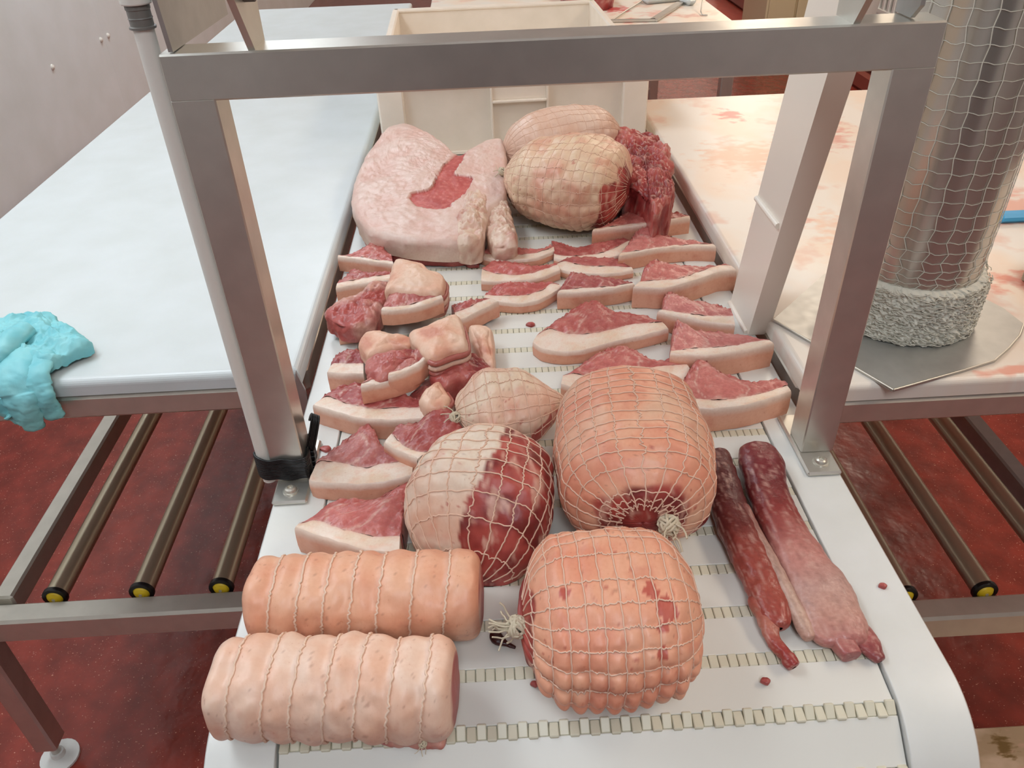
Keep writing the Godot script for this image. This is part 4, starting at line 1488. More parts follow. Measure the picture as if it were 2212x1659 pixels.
	# T3 behind it
	l = make_loft(0.103, -0.965, 0.27, 0.15, 0.155, 0.3, [Vector2(-1, 0.72), Vector2(-0.5, 0.93), Vector2(0, 1), Vector2(0.6, 0.92), Vector2(1, 0.7)], 751)
	l.rings = even(-0.9, 0.9, 14)
	l.longs = 22
	l.groove = 0.001
	l.gw = 0.003
	l.quilt = 0.003
	l.quilt_at = Vector2(-1, 1)
	root = mk.call("netted joint with pale dimpled skin, furthest back, leaning against the crate", l, func(t: float, a: float, q: Vector3) -> Color:
		var n := nz5.get_noise_3dv(q * 1.1)
		return lin("dcb8a2").lerp(lin("e3c8b6"), clampf(0.4 + n * 1.4, 0, 1)), 0.0004, 0.008, 110, 110)

func shanks() -> void:
	var nz := noise(30.0, 801, 4)
	var grad := func(stops: Array) -> Callable:
		return func(t: float, a: float, q: Vector3) -> Color:
			var c: Color = lin(stops[stops.size() - 1])
			var f := t * (stops.size() - 1) + nz.get_noise_3dv(q) * 0.35
			var k := clampi(int(floor(f)), 0, stops.size() - 2)
			c = lin(stops[k]).lerp(lin(stops[k + 1]), clampf(f - k, 0, 1))
			var st := nz.get_noise_3d(q.x * 9.0, q.y * 9.0, q.z * 0.8)
			return c.lerp(lin("d9b2a4"), clampf(st * 1.8 - 0.3, 0, 0.45)).lerp(lin("4c1a1e"), clampf(-st * 1.8 - 0.4, 0, 0.2))
	var o := thing("pork_fillet", "dark red pork fillet with a pale silvery front half, nearest the right belt edge", "pork fillet", Vector3(0.247, BELT, 0.14), "two pork fillets at the right of the belt")
	obj("muscle", sweep([[0.247, 0.916, -0.006, 0.025, 0.014], [0.243, 0.918, 0.03, 0.026, 0.0165], [0.236, 0.918, 0.075, 0.023, 0.0165], [0.235, 0.917, 0.12, 0.023, 0.016], [0.241, 0.915, 0.17, 0.026, 0.014], [0.247, 0.914, 0.215, 0.031, 0.013], [0.248, 0.912, 0.25, 0.029, 0.0115], [0.247, 0.910, 0.278, 0.025, 0.0095]], 130, 48, 810, 0.0028, grad.call(["7c3236", "7e3034", "73282c", "963f3a", "c98a80", "c9a196", "cf9f90", "b8716c"]), BELT + 0.0008, 2.4), mats["meat"], o, o.position)
	obj("tail_flap", sweep([[0.262, 0.909, 0.245, 0.016, 0.0065], [0.270, 0.908, 0.27, 0.013, 0.0065], [0.277, 0.905, 0.292, 0.0045, 0.004]], 34, 24, 812, 0.003, grad.call(["c99488", "a85a58", "8c4444"]), BELT + 0.0008), mats["meat"], o, o.position)
	obj("tail_flap", sweep([[0.243, 0.910, 0.245, 0.013, 0.008], [0.247, 0.910, 0.27, 0.012, 0.009], [0.250, 0.909, 0.289, 0.010, 0.008]], 34, 24, 813, 0.003, grad.call(["cfa094", "c08078", "a85f5e"]), BELT + 0.0008, 3.0), mats["meat"], o, o.position)
	o = thing("pork_fillet", "brownish red pork fillet with a ragged split front end, beside the biggest netted joint", "pork fillet", Vector3(0.19, BELT, 0.14), "two pork fillets at the right of the belt")
	obj("muscle", sweep([[0.196, 0.915, 0.0, 0.016, 0.014], [0.192, 0.917, 0.04, 0.017, 0.016], [0.187, 0.918, 0.085, 0.019, 0.017], [0.187, 0.917, 0.13, 0.021, 0.016], [0.190, 0.915, 0.175, 0.020, 0.0145], [0.192, 0.913, 0.22, 0.018, 0.0125], [0.192, 0.911, 0.255, 0.013, 0.010]], 130, 48, 820, 0.0032, grad.call(["6b3434", "64302f", "5e2a2a", "7a3834", "a04a40", "ab5548", "a84a40"]), BELT + 0.0008, 2.2), mats["meat"], o, o.position)
	obj("silver_strip", sweep([[0.199, 0.926, 0.10, 0.006, 0.005], [0.203, 0.924, 0.15, 0.0065, 0.006], [0.209, 0.920, 0.20, 0.007, 0.007], [0.215, 0.914, 0.245, 0.008, 0.007], [0.219, 0.910, 0.268, 0.007, 0.006]], 70, 24, 822, 0.002, grad.call(["8a4a46", "b08a7e", "c9a898", "d3b4a2", "c49484"]), BELT + 0.0008), mats["meat"], o, o.position)
	obj("tail_flap", sweep([[0.186, 0.912, 0.215, 0.013, 0.010], [0.185, 0.910, 0.245, 0.011, 0.009], [0.185, 0.909, 0.265, 0.008, 0.007], [0.191, 0.908, 0.285, 0.006, 0.006], [0.1945, 0.906, 0.294, 0.004, 0.0045]], 44, 22, 823, 0.005, grad.call(["b0564a", "c27a68", "a8443e", "a03c38"]), BELT + 0.0008), mats["meat"], o, o.position)

func far_things() -> void:
	# bone saw on the far table
	var o := thing("bone_saw", "hand bone saw with flat steel bow and white handle lying on the far table", "saw", Vector3(0.56, 0.9367, -2.55))
	var g := o.position
	var mb := MB.new()
	mb.tube(PackedVector3Array([Vector3(0.424, 0.942, -2.39), Vector3(0.50, 0.942, -2.55), Vector3(0.60, 0.942, -2.74)]), 0.003, 6)
	obj("blade", mb, mats["steel_bright"], o, g)
	mb = MB.new()
	for q in [[Vector3(0.424, 0.942, -2.385), Vector3(0.575, 0.942, -2.367)], [Vector3(0.575, 0.942, -2.367), Vector3(0.735, 0.942, -2.66)]]:
		var dv: Vector3 = q[1] - q[0]
		var yaw := atan2(-dv.z, dv.x)
		mb.box((q[0] + q[1]) / 2, Vector3(dv.length() + 0.01, 0.009, 0.016 if absf(dv.z) < 0.1 else 0.03), 0.001, Color.WHITE, Basis(Vector3.UP, yaw))
	obj("bow", mb, mats["steel"], o, g)
	mb = MB.new()
	mb.box(Vector3(0.69, 0.951, -2.73), Vector3(0.19, 0.026, 0.06), 0.01, Color.WHITE, Basis(Vector3.UP, 0.25))
	mb.box(Vector3(0.765, 0.951, -2.66), Vector3(0.04, 0.026, 0.08), 0.01, Color.WHITE, Basis(Vector3.UP, 0.3))
	obj("handle", mb, mats["board"], o, g)
	var lp := thing("meat_lump", "dark red lump of meat in a pool of blood on the far table", "meat", Vector3(0.37, 0.9366, -2.74))
	obj("body", lump(0.99, 0.053, "ragged", [Vector2(0.28, -2.86), Vector2(0.35, -2.90), Vector2(0.44, -2.87), Vector2(0.475, -2.78), Vector2(0.47, -2.66), Vector2(0.43, -2.60), Vector2(0.36, -2.62), Vector2(0.30, -2.70)], 901, 0.008, [], 80, 16), mats["meat"], lp, lp.position)
	var hk := thing("meat_hook", "thin bent wire hook on the far table beside the saw", "hook", Vector3(0.765, 0.9366, -2.5))
	mb = MB.new()
	mb.tube(PackedVector3Array([Vector3(0.86, 1.06, -2.60), Vector3(0.80, 0.99, -2.56), Vector3(0.772, 0.945, -2.47), Vector3(0.768, 0.940, -2.43), Vector3(0.785, 0.940, -2.42)]), 0.0025, 6)
	obj("wire", mb, mats["steel"], hk, hk.position)
	# right far side: kerb, slotted panel, cream cabinet
	mb = MB.new()
	mb.box(Vector3(2.52, 0.06, -6.2), Vector3(0.12, 0.12, 6.6), 0.02)
	struct("trim_1", mb, std("kerb", "8a4238", 0.35))
	var gp := thing("slotted_panel", "white slotted plastic panel standing along the red kerb at the far right", "panel", Vector3(2.5, 0.121, -6.0))
	for r in 3:
		mb = MB.new()
		mb.box(Vector3(2.5, 0.16 + 0.33 * r, -6.0), Vector3(0.03, 0.03, 5.0), 0.004)
		obj("rail", mb, mats["hdpe"], gp, gp.position)
	var slat := mesh_of(mb_box(Vector3.ZERO, Vector3(0.022, 0.34, 0.035), 0.005))
	for r in 2:
		for k in 70:
			var mi := MeshInstance3D.new()
			mi.mesh = slat
			mi.material_override = mats["hdpe"]
			mi.name = "slat"
			gp.add_child(mi, true)
			mi.position = Vector3(2.5, 0.325 + 0.33 * r, -3.55 - 0.07 * k) - gp.position
	obj("backing", mb_box(Vector3(2.545, 0.5, -6.0), Vector3(0.02, 0.75, 5.0)), std("backing", "5e5340", 0.6), gp, gp.position)
	var cb := thing("cream_cabinet", "tall cream coloured cabinet at the far right behind the beam", "cabinet", Vector3(2.2, 0, -5.6))
	obj("body", mb_box(Vector3(2.205, 0.95, -5.6), Vector3(0.42, 1.9, 0.55), 0.01), std("cream", "d2c19c", 0.5), cb, cb.position)
	obj("door", mb_box(Vector3(2.103, 0.95, -5.315), Vector3(0.19, 1.82, 0.02), 0.006), mats["cream"], cb, cb.position)
	obj("door", mb_box(Vector3(2.307, 0.95, -5.315), Vector3(0.19, 1.82, 0.02), 0.006), mats["cream"], cb, cb.position)
	# right table: knife steel and yellow handled knife in a block
	var st := thing("knife_steel", "blue handled tool lying on the right table beyond the netting tube", "knife", Vector3(0.95, 0.9366, -0.56))
	mb = MB.new()
	mb.box(Vector3(0.93, 0.946, -0.56), Vector3(0.17, 0.018, 0.024), 0.006)
	obj("handle", mb, std("blue", "3f9fd0", 0.4), st, st.position)
	mb = MB.new()
	mb.box(Vector3(1.08, 0.946, -0.56), Vector3(0.14, 0.004, 0.028), 0.001)
	obj("blade", mb, mats["steel_bright"], st, st.position)
	var sc := thing("scraper", "grey block with a yellow handle standing on the right table at the picture's edge", "scraper", Vector3(0.795, 0.9366, -0.345))
	mb = MB.new()
	mb.box(Vector3(0.795, 0.955, -0.34), Vector3(0.055, 0.036, 0.03), 0.003, Color.WHITE, Basis(Vector3.UP, 0.3))
	obj("block", mb, std("grey", "a89c86", 0.5), sc, sc.position)
	mb = MB.new()
	mb.tube(PackedVector3Array([Vector3(0.79, 0.968, -0.345), Vector3(0.815, 0.985, -0.36), Vector3(0.85, 0.99, -0.37), Vector3(0.91, 0.985, -0.37)]), 0.012, 12)
	obj("handle", mb, mats["yellow"], sc, sc.position)
	# cardboard sheet on the floor at the lower right
	var cdm := stained("cardboard", "b59a7a", [[0.885, -0.075, 0.022, 0.026, "7d6136", 1.0], [0.88, 0.02, 0.03, 0.02, "8a6a44", 0.6], [1.05, 0.0, 0.10, 0.05, "b08c7a", 0.8]], Rect2(0.80, -0.115, 0.6, 0.4), 95)
	var cd := thing("cardboard_box", "tan cardboard box with a dark square mark on the floor at the lower right", "box", Vector3(1.1, 0, 0.085))
	lay_uv(obj("body", mb_box(Vector3(1.025, 0.026, 0.085), Vector3(0.45, 0.05, 0.40), 0.003), cdm, cd, cd.position), Rect2(0.80, -0.115, 0.6, 0.4))
	# scraps of meat
	var scraps := [[0.205, -0.008, 0.004, "small red meat scrap on the belt near the right post"], [0.232, 0.022, 0.004, "tiny meat scrap on the side strip beside the right foot plate"], [0.165, 0.303, 0.0045, "round red meat scrap on the belt below the fillets"], [-0.047, 0.292, 0.004, "pink scrap on the belt left of the frontmost netted joint"], [-0.01, -0.345, 0.007, "red scrap on the belt in front of the smooth lean small chop"], [0.316, 0.205, 0.004, "pink scrap on the right side strip beside the fillets"], [-0.292, -0.062, 0.007, "red scrap under the longest fat band chop"]]
	for k in scraps.size():
		var s: Array = scraps[k]
		var ox: float = s[0]
		var oz: float = s[1]
		var r: float = s[2]
		var hy := 0.9022 if absf(ox) > 0.277 else 0.9
		var sp := thing("meat_scrap", s[3], "meat scrap", Vector3(ox, hy, oz), "meat scraps on the conveyor")
		obj("bit", lump(hy + 0.004, 0.004, "meat", [Vector2(ox - r, oz), Vector2(ox - r * 0.4, oz - r * 0.8), Vector2(ox + r * 0.7, oz - r * 0.7), Vector2(ox + r * 1.2, oz + r * 0.1), Vector2(ox + r * 0.3, oz + r * 0.9)], 960 + k * 2, 0.0012, [], 24, 6), mats["meat"], sp, sp.position)
	var bl := thing("clotted_scrap", "dark clotted string-like scrap left of the frontmost netted joint", "meat scrap", Vector3(-0.075, BELT, 0.245))
	mb = sweep([[-0.083, 0.906, 0.236, 0.003, 0.003], [-0.079, 0.906, 0.243, 0.006, 0.004], [-0.071, 0.905, 0.249, 0.004, 0.003], [-0.062, 0.905, 0.254, 0.002, 0.002]], 30, 14, 990, 0.004, func(_t, _a, _q) -> Color: return lin("3c1413"), BELT + 0.0008)
	obj("clot", mb, mats["meat"], bl, bl.position)

func big_slab() -> void:
	var o := thing("pork_slab", "big flat skin-on pork slab with a peeled red window, back left of the belt", "pork slab", Vector3(-0.18, BELT, -0.85))
	var outl := [Vector2(-0.3285, -0.7214), Vector2(-0.3299, -0.7869), Vector2(-0.3201, -0.8977), Vector2(-0.3008, -0.9802), Vector2(-0.2794, -1.047), Vector2(-0.2369, -1.06), Vector2(-0.1888, -1.01), Vector2(-0.1472, -0.9411), Vector2(-0.1274, -0.8992), Vector2(-0.0934, -0.9065), Vector2(-0.0552, -0.954), Vector2(-0.0274, -0.9556), Vector2(-0.0233, -0.8669), Vector2(-0.0267, -0.7472), Vector2(-0.0344, -0.6928), Vector2(-0.0616, -0.6602), Vector2(-0.0715, -0.6107), Vector2(-0.0809, -0.5604), Vector2(-0.1136, -0.5511), Vector2(-0.142, -0.5491), Vector2(-0.1951, -0.5586), Vector2(-0.2368, -0.5748), Vector2(-0.2798, -0.5977), Vector2(-0.3081, -0.6496)]
	var red := [Vector2(-0.1225, -0.9096), Vector2(-0.1414, -0.8581), Vector2(-0.1636, -0.7897), Vector2(-0.1757, -0.7339), Vector2(-0.2151, -0.7194), Vector2(-0.2025, -0.6737), Vector2(-0.1477, -0.6547), Vector2(-0.1264, -0.6839), Vector2(-0.1043, -0.7269), Vector2(-0.0931, -0.7729), Vector2(-0.1131, -0.7846), Vector2(-0.1314, -0.7904), Vector2(-0.1177, -0.835), Vector2(-0.1051, -0.8969)]
	var lean_back := func(mb: MB) -> MB:
		# the slab climbs towards the crate that it leans on
		for k in mb.v.size():
			var q := mb.v[k]
			mb.v[k].y = q.y + 0.1053 * maxf(0.0, -0.55 - q.z)
		return mb
	obj("skin", lean_back.call(lump(0.957, 0.042, "pale", outl, 401, 0.0034, red, 240, 80)), mats["skin"], o, o.position)
	obj("lean_underside", lean_back.call(lump(0.925, 0.024, "meat", outl.map(func(q: Vector2) -> Vector2: return Vector2(-0.18, -0.82) + (q - Vector2(-0.18, -0.82)) * 0.97), 405, 0.004, [], 120, 10)), mats["meat"], o, o.position)
	obj("fat_flap", lean_back.call(lump(0.948, 0.047, "crumb", [Vector2(-0.0745, -0.6423), Vector2(-0.0606, -0.7108), Vector2(-0.0372, -0.7417), Vector2(-0.0261, -0.6896), Vector2(-0.0191, -0.6203), Vector2(-0.0191, -0.5563), Vector2(-0.0327, -0.5453), Vector2(-0.0587, -0.5476), Vector2(-0.0684, -0.5844)], 411, 0.010, [], 110, 34)), mats["fat"], o, o.position)
	obj("fat_flap", lean_back.call(lump(0.961, 0.05, "crumb", [Vector2(-0.1258, -0.625), Vector2(-0.113, -0.6927), Vector2(-0.0861, -0.7357), Vector2(-0.0672, -0.7062), Vector2(-0.0727, -0.6199), Vector2(-0.0807, -0.5565), Vector2(-0.1053, -0.5403), Vector2(-0.123, -0.5527)], 415, 0.010, [], 110, 34)), mats["fat"], o, o.position)

func _ready() -> void:
	var cam := Camera3D.new()
	cam.name = "camera"
	add_child(cam)
	cam.position = Vector3(-0.06678, 1.55251, 0.72259)
	cam.rotation = Vector3(-0.621163, -0.023244, -0.0384996)
	cam.fov = 51.988
	cam.near = 0.02
	cam.current = true
	var env := Environment.new()
	env.background_mode = Environment.BG_COLOR
	env.background_color = Color(0.5, 0.52, 0.55)
	env.tonemap_mode = Environment.TONE_MAPPER_LINEAR
	env.tonemap_exposure = 1.0
	env.sdfgi_enabled = true
	env.ssao_enabled = true
	env.ssil_enabled = true
	var we := WorldEnvironment.new()
	we.name = "world"
	we.environment = env
	add_child(we)
	make_materials()
	# light_placement
	var cool := Color(0.93, 0.97, 1.0)
	var warm := Color(1.0, 0.93, 0.84)
	lamp(-1.25, -0.5, 0.6, 1.6, 1.75, cool, 4.0, "ceiling light panel over the left table, nearest the camera on that side")
	lamp(-1.05, -3.4, 0.6, 1.6, 1.9, cool, 4.0, "ceiling light panel over the far end of the left table")
	lamp(0.1, 1.9, 0.6, 1.6, 2.4, cool, 3.0, "ceiling light panel behind the camera")
	lamp(2.0, 0.0, 0.6, 1.6, 1.9, warm, 3.0, "ceiling light panel right of the camera")
	lamp(2.0, -3.0, 0.6, 1.6, 2.8, warm, 4.0, "ceiling light panel over the far right floor")
	lamp(2.7, -7.6, 0.6, 1.6, 8.0, warm, 6.0, "ceiling light panel at the far end of the room")
	room()
	conveyor()
	tables()
	arch()
	upright()
	crate()
	netting_tube()
	big_slab()
	joints()
	rolled("pinker string-tied rolled joint, rear one of the two at the front left", -0.204, 0.2135, 0.228, 0.089, 0.085, -0.05, [-0.76, -0.53, -0.31, -0.09, 0.13, 0.40, 0.68], 501, "e8b698", "e2a587", 1.0)
	rolled("paler string-tied rolled joint, front one of the two at the front left", -0.221, 0.3105, 0.215, 0.091, 0.085, -0.08, [-0.78, -0.50, -0.28, -0.02, 0.22, 0.48, 0.74], 521, "e8cab6", "e4b89f", 1.0)
	shanks()
	chop_list()
	heap_list()
	glove()
	far_things()

func chop_list() -> void:
	chop("loin chop lying half behind the netted pork joint beside the right table edge", 0.935, 0.035, "c07068", [Vector2(0.1232, -0.6125), Vector2(0.1758, -0.6207), Vector2(0.229, -0.6289), Vector2(0.2746, -0.6403), Vector2(0.3123, -0.6487)], [Vector2(0.1282, -0.618), Vector2(0.1768, -0.6267), Vector2(0.2301, -0.6351), Vector2(0.2759, -0.6465), Vector2(0.312, -0.6551)], [Vector2(0.1511, -0.6276), Vector2(0.2057, -0.6962), Vector2(0.2397, -0.6723), Vector2(0.2835, -0.678), Vector2(0.304, -0.6625)])
	chop("pale pink loin chop with long straight fat edge, second from back at the right", 0.932, 0.032, "cc7f78", [Vector2(0.1551, -0.5087), Vector2(0.1927, -0.5209), Vector2(0.2314, -0.5313), Vector2(0.2854, -0.5346), Vector2(0.3305, -0.5277)], [Vector2(0.1618, -0.5206), Vector2(0.1937, -0.5263), Vector2(0.2325, -0.5368), Vector2(0.2867, -0.5401), Vector2(0.3261, -0.5394)], [Vector2(0.1664, -0.5293), Vector2(0.2066, -0.6136), Vector2(0.2314, -0.6271), Vector2(0.243, -0.5894), Vector2(0.3141, -0.5408)])
	chop("loin chop with thick rising fat strip, its right end just behind the guide board", 0.940, 0.040, "c87870", [Vector2(0.1588, -0.3831), Vector2(0.1998, -0.3758), Vector2(0.225, -0.3794), Vector2(0.2661, -0.3986), Vector2(0.3086, -0.4199), Vector2(0.336, -0.4219)], [Vector2(0.1721, -0.3989), Vector2(0.2047, -0.4002), Vector2(0.2377, -0.4031), Vector2(0.2713, -0.4206), Vector2(0.3141, -0.4409), Vector2(0.3317, -0.4373)], [Vector2(0.1741, -0.4019), Vector2(0.1888, -0.4492), Vector2(0.2092, -0.4744), Vector2(0.241, -0.4538), Vector2(0.2884, -0.4403), Vector2(0.323, -0.445)])
	chop("loin chop whose right end is hidden behind the foot of the white upright", 0.935, 0.035, "c8807a", [Vector2(0.1845, -0.3115), Vector2(0.208, -0.298), Vector2(0.2386, -0.2813), Vector2(0.2693, -0.2676), Vector2(0.2902, -0.2629)], [Vector2(0.1919, -0.3164), Vector2(0.2111, -0.306), Vector2(0.2418, -0.2947), Vector2(0.2745, -0.2873), Vector2(0.294, -0.2868)], [Vector2(0.1942, -0.3204), Vector2(0.2028, -0.3559), Vector2(0.2152, -0.3727), Vector2(0.2417, -0.346), Vector2(0.2729, -0.3282), Vector2(0.2958, -0.3088)])
	chop("loin chop with a flat broad rind, just in front of the white upright", 0.942, 0.042, "c8807a", [Vector2(0.1766, -0.1853), Vector2(0.213, -0.1772), Vector2(0.2448, -0.1777), Vector2(0.2895, -0.1865), Vector2(0.3259, -0.1963)], [Vector2(0.1783, -0.1898), Vector2(0.2169, -0.1934), Vector2(0.2705, -0.1955), Vector2(0.2982, -0.2026), Vector2(0.3221, -0.2052)], [Vector2(0.1804, -0.1968), Vector2(0.193, -0.2439), Vector2(0.2067, -0.2754), Vector2(0.2181, -0.2467), Vector2(0.2595, -0.2337), Vector2(0.3148, -0.2071)])
	chop("large loin chop with a round eye of meat, nearest to the right arch post", 0.939, 0.039, "c4766e", [Vector2(0.1711, -0.0835), Vector2(0.1776, -0.0671), Vector2(0.204, -0.0589), Vector2(0.2434, -0.0623), Vector2(0.2755, -0.0723), Vector2(0.3142, -0.0861)], [Vector2(0.172, -0.0875), Vector2(0.1812, -0.0826), Vector2(0.2084, -0.0762), Vector2(0.2379, -0.0766), Vector2(0.2801, -0.087), Vector2(0.3127, -0.0996)], [Vector2(0.168, -0.1021), Vector2(0.1897, -0.1385), Vector2(0.2083, -0.1694), Vector2(0.2204, -0.1717), Vector2(0.2353, -0.1399), Vector2(0.2683, -0.1131), Vector2(0.3073, -0.117), Vector2(0.3146, -0.1015)])
	chop("small thin chop with an upcurled fat rim, rearmost of the small ones in mid belt", 0.918, 0.018, "c27068", [Vector2(-0.0911, -0.5751), Vector2(-0.0771, -0.5587), Vector2(-0.0494, -0.5447), Vector2(-0.0157, -0.5429), Vector2(0.0185, -0.5483), Vector2(0.0495, -0.571)], [Vector2(-0.0902, -0.5807), Vector2(-0.0711, -0.5692), Vector2(-0.0371, -0.5617), Vector2(0.0079, -0.5624), Vector2(0.0312, -0.573), Vector2(0.0492, -0.5863)], [Vector2(-0.0876, -0.5861), Vector2(-0.0681, -0.5935), Vector2(-0.0249, -0.5926), Vector2(0.0208, -0.5798), Vector2(0.0431, -0.5947)])
	chop("small chop with a dark red round left end, second from the back in mid belt", 0.920, 0.020, "bd625c", [Vector2(-0.0849, -0.4665), Vector2(-0.0623, -0.4608), Vector2(-0.031, -0.4608), Vector2(0.0125, -0.4662), Vector2(0.0521, -0.4926)], [Vector2(-0.0827, -0.5087), Vector2(-0.0615, -0.4909), Vector2(-0.03, -0.4808), Vector2(0.0027, -0.4841), Vector2(0.0311, -0.5), Vector2(0.0491, -0.5122)], [Vector2(-0.0818, -0.5156), Vector2(-0.0659, -0.5371), Vector2(-0.0494, -0.5425), Vector2(-0.0165, -0.5263), Vector2(0.0158, -0.5104), Vector2(0.0481, -0.5194)])
	chop("small chop with smooth red lean and curved fat, third from the back mid belt", 0.920, 0.020, "ba5f5a", [Vector2(-0.0804, -0.4085), Vector2(-0.0559, -0.3923), Vector2(-0.0241, -0.383), Vector2(0.007, -0.3904), Vector2(0.0288, -0.4082), Vector2(0.0485, -0.4314)], [Vector2(-0.0795, -0.4161), Vector2(-0.0538, -0.4104), Vector2(-0.0167, -0.4082), Vector2(0.0138, -0.4207), Vector2(0.0318, -0.4428), Vector2(0.0455, -0.4398)], [Vector2(-0.0771, -0.4206), Vector2(-0.0643, -0.4447), Vector2(-0.0554, -0.4568), Vector2(-0.031, -0.4592), Vector2(0.0005, -0.451), Vector2(0.0286, -0.4513)])
	chop("thin dark red chop just left of the pale pink straight-edged loin chop", 0.916, 0.016, "a85450", [Vector2(0.0458, -0.5475), Vector2(0.0622, -0.5384), Vector2(0.1264, -0.5369), Vector2(0.166, -0.5473), Vector2(0.19, -0.5864)], [Vector2(0.0479, -0.5621), Vector2(0.066, -0.5508), Vector2(0.1014, -0.5488), Vector2(0.1431, -0.561), Vector2(0.1909, -0.6019)], [Vector2(0.0479, -0.62), Vector2(0.0672, -0.6059), Vector2(0.0865, -0.5863), Vector2(0.1353, -0.6023), Vector2(0.1802, -0.6151)])
	chop("thin chop with a broad white fat band, in front of the thin dark red chop", 0.916, 0.016, "b0605c", [Vector2(0.0471, -0.5079), Vector2(0.0681, -0.4918), Vector2(0.1183, -0.4779), Vector2(0.1544, -0.4792), Vector2(0.1778, -0.4853)], [Vector2(0.0476, -0.522), Vector2(0.064, -0.531), Vector2(0.0967, -0.5096), Vector2(0.142, -0.503), Vector2(0.1764, -0.4958)], [Vector2(0.0655, -0.5381), Vector2(0.0781, -0.5477), Vector2(0.1012, -0.547), Vector2(0.1534, -0.5358), Vector2(0.1686, -0.5072)])
	chop("small chop with purple-brown lean and a tall rind, left of the thick fat strip chop", 0.932, 0.032, "a85a58", [Vector2(0.0378, -0.3902), Vector2(0.0817, -0.3888), Vector2(0.1314, -0.396), Vector2(0.1656, -0.4066)], [Vector2(0.0438, -0.3988), Vector2(0.0733, -0.4005), Vector2(0.1262, -0.4013), Vector2(0.1634, -0.4116)], [Vector2(0.0465, -0.4111), Vector2(0.0588, -0.4419), Vector2(0.0693, -0.4607), Vector2(0.0893, -0.4519), Vector2(0.1364, -0.4289), Vector2(0.1602, -0.4151)])
	chop("big loin chop with thick curved fat at its left, alone in mid belt", 0.924, 0.024, "b8625c", [Vector2(-0.0107, -0.2602), Vector2(0.0016, -0.2414), Vector2(0.0297, -0.2301), Vector2(0.0629, -0.2319), Vector2(0.1097, -0.2513), Vector2(0.1566, -0.2636), Vector2(0.195, -0.2783)], [Vector2(-0.0033, -0.2776), Vector2(0.0176, -0.2941), Vector2(0.0452, -0.2756), Vector2(0.0906, -0.2765), Vector2(0.1387, -0.2932), Vector2(0.1891, -0.2978)], [Vector2(0.0153, -0.2998), Vector2(0.0527, -0.3463), Vector2(0.0798, -0.3715), Vector2(0.0994, -0.374), Vector2(0.1203, -0.3396), Vector2(0.1446, -0.3286), Vector2(0.168, -0.322), Vector2(0.1799, -0.3055)])
	chop("loin chop half hidden behind the top of the biggest netted joint", 0.926, 0.026, "c06c66", [Vector2(0.0204, -0.1482), Vector2(0.0483, -0.1275), Vector2(0.0838, -0.1139), Vector2(0.1329, -0.1116), Vector2(0.1709, -0.1219), Vector2(0.2032, -0.1583)], [Vector2(0.0248, -0.1666), Vector2(0.0424, -0.1695), Vector2(0.0662, -0.1595), Vector2(0.129, -0.1707), Vector2(0.1711, -0.1771), Vector2(0.1999, -0.1779)], [Vector2(0.0397, -0.1743), Vector2(0.0637, -0.2058), Vector2(0.0951, -0.2308), Vector2(0.1248, -0.2354), Vector2(0.1457, -0.2053), Vector2(0.161, -0.192), Vector2(0.195, -0.2031)])
	chop("rearmost loin chop at the left belt edge, with a peak of lean on its back", 0.935, 0.030, "c47068", [Vector2(-0.3369, -0.5545), Vector2(-0.297, -0.5411), Vector2(-0.2673, -0.5272), Vector2(-0.2349, -0.5149)], [Vector2(-0.336, -0.5599), Vector2(-0.2978, -0.5484), Vector2(-0.2679, -0.5344), Vector2(-0.2374, -0.5257)], [Vector2(-0.3202, -0.5582), Vector2(-0.3067, -0.5622), Vector2(-0.2818, -0.6088), Vector2(-0.2645, -0.5952), Vector2(-0.2407, -0.5477)])
	chop("loin chop with knobbly red rib tip, second from the back at left belt edge", 0.930, 0.028, "b4645e", [Vector2(-0.3263, -0.447), Vector2(-0.3005, -0.4555), Vector2(-0.2573, -0.4641), Vector2(-0.2319, -0.468)], [Vector2(-0.3262, -0.4631), Vector2(-0.3023, -0.4704), Vector2(-0.2605, -0.4827), Vector2(-0.2365, -0.4869)], [Vector2(-0.3249, -0.4711), Vector2(-0.3154, -0.4885), Vector2(-0.3092, -0.5152), Vector2(-0.2946, -0.5067), Vector2(-0.2738, -0.4976), Vector2(-0.2423, -0.4994)])
	chop("large loin chop with the longest white fat band, in front of the heap of chops", 0.934, 0.034, "a85250", [Vector2(-0.3108, -0.1183), Vector2(-0.2838, -0.1039), Vector2(-0.2461, -0.0849), Vector2(-0.2194, -0.0788), Vector2(-0.1932, -0.0765), Vector2(-0.1541, -0.077)], [Vector2(-0.3025, -0.1278), Vector2(-0.2931, -0.1352), Vector2(-0.2674, -0.1175), Vector2(-0.2299, -0.1022), Vector2(-0.2034, -0.1019), Vector2(-0.1525, -0.0984)], [Vector2(-0.2987, -0.1357), Vector2(-0.2947, -0.1417), Vector2(-0.2873, -0.1559), Vector2(-0.2627, -0.1657), Vector2(-0.2392, -0.1581), Vector2(-0.2065, -0.1423), Vector2(-0.1615, -0.1113)])
	chop("loin chop with a raised rib tip, beside the black cable ties of the left post", 0.929, 0.029, "b8706c", [Vector2(-0.294, 0.0233), Vector2(-0.2862, 0.0279), Vector2(-0.2608, 0.0315), Vector2(-0.2338, 0.0361), Vector2(-0.2076, 0.0342), Vector2(-0.1725, 0.025)], [Vector2(-0.29, -0.0035), Vector2(-0.2831, -0.0088), Vector2(-0.256, -0.0024), Vector2(-0.2299, 0.0072), Vector2(-0.2088, 0.0023), Vector2(-0.1724, -0.0023)], [Vector2(-0.287, -0.0126), Vector2(-0.272, -0.034), Vector2(-0.2571, -0.0525), Vector2(-0.2432, -0.0737), Vector2(-0.2355, -0.0788), Vector2(-0.226, -0.0666), Vector2(-0.2098, -0.0288), Vector2(-0.1713, -0.0134)])
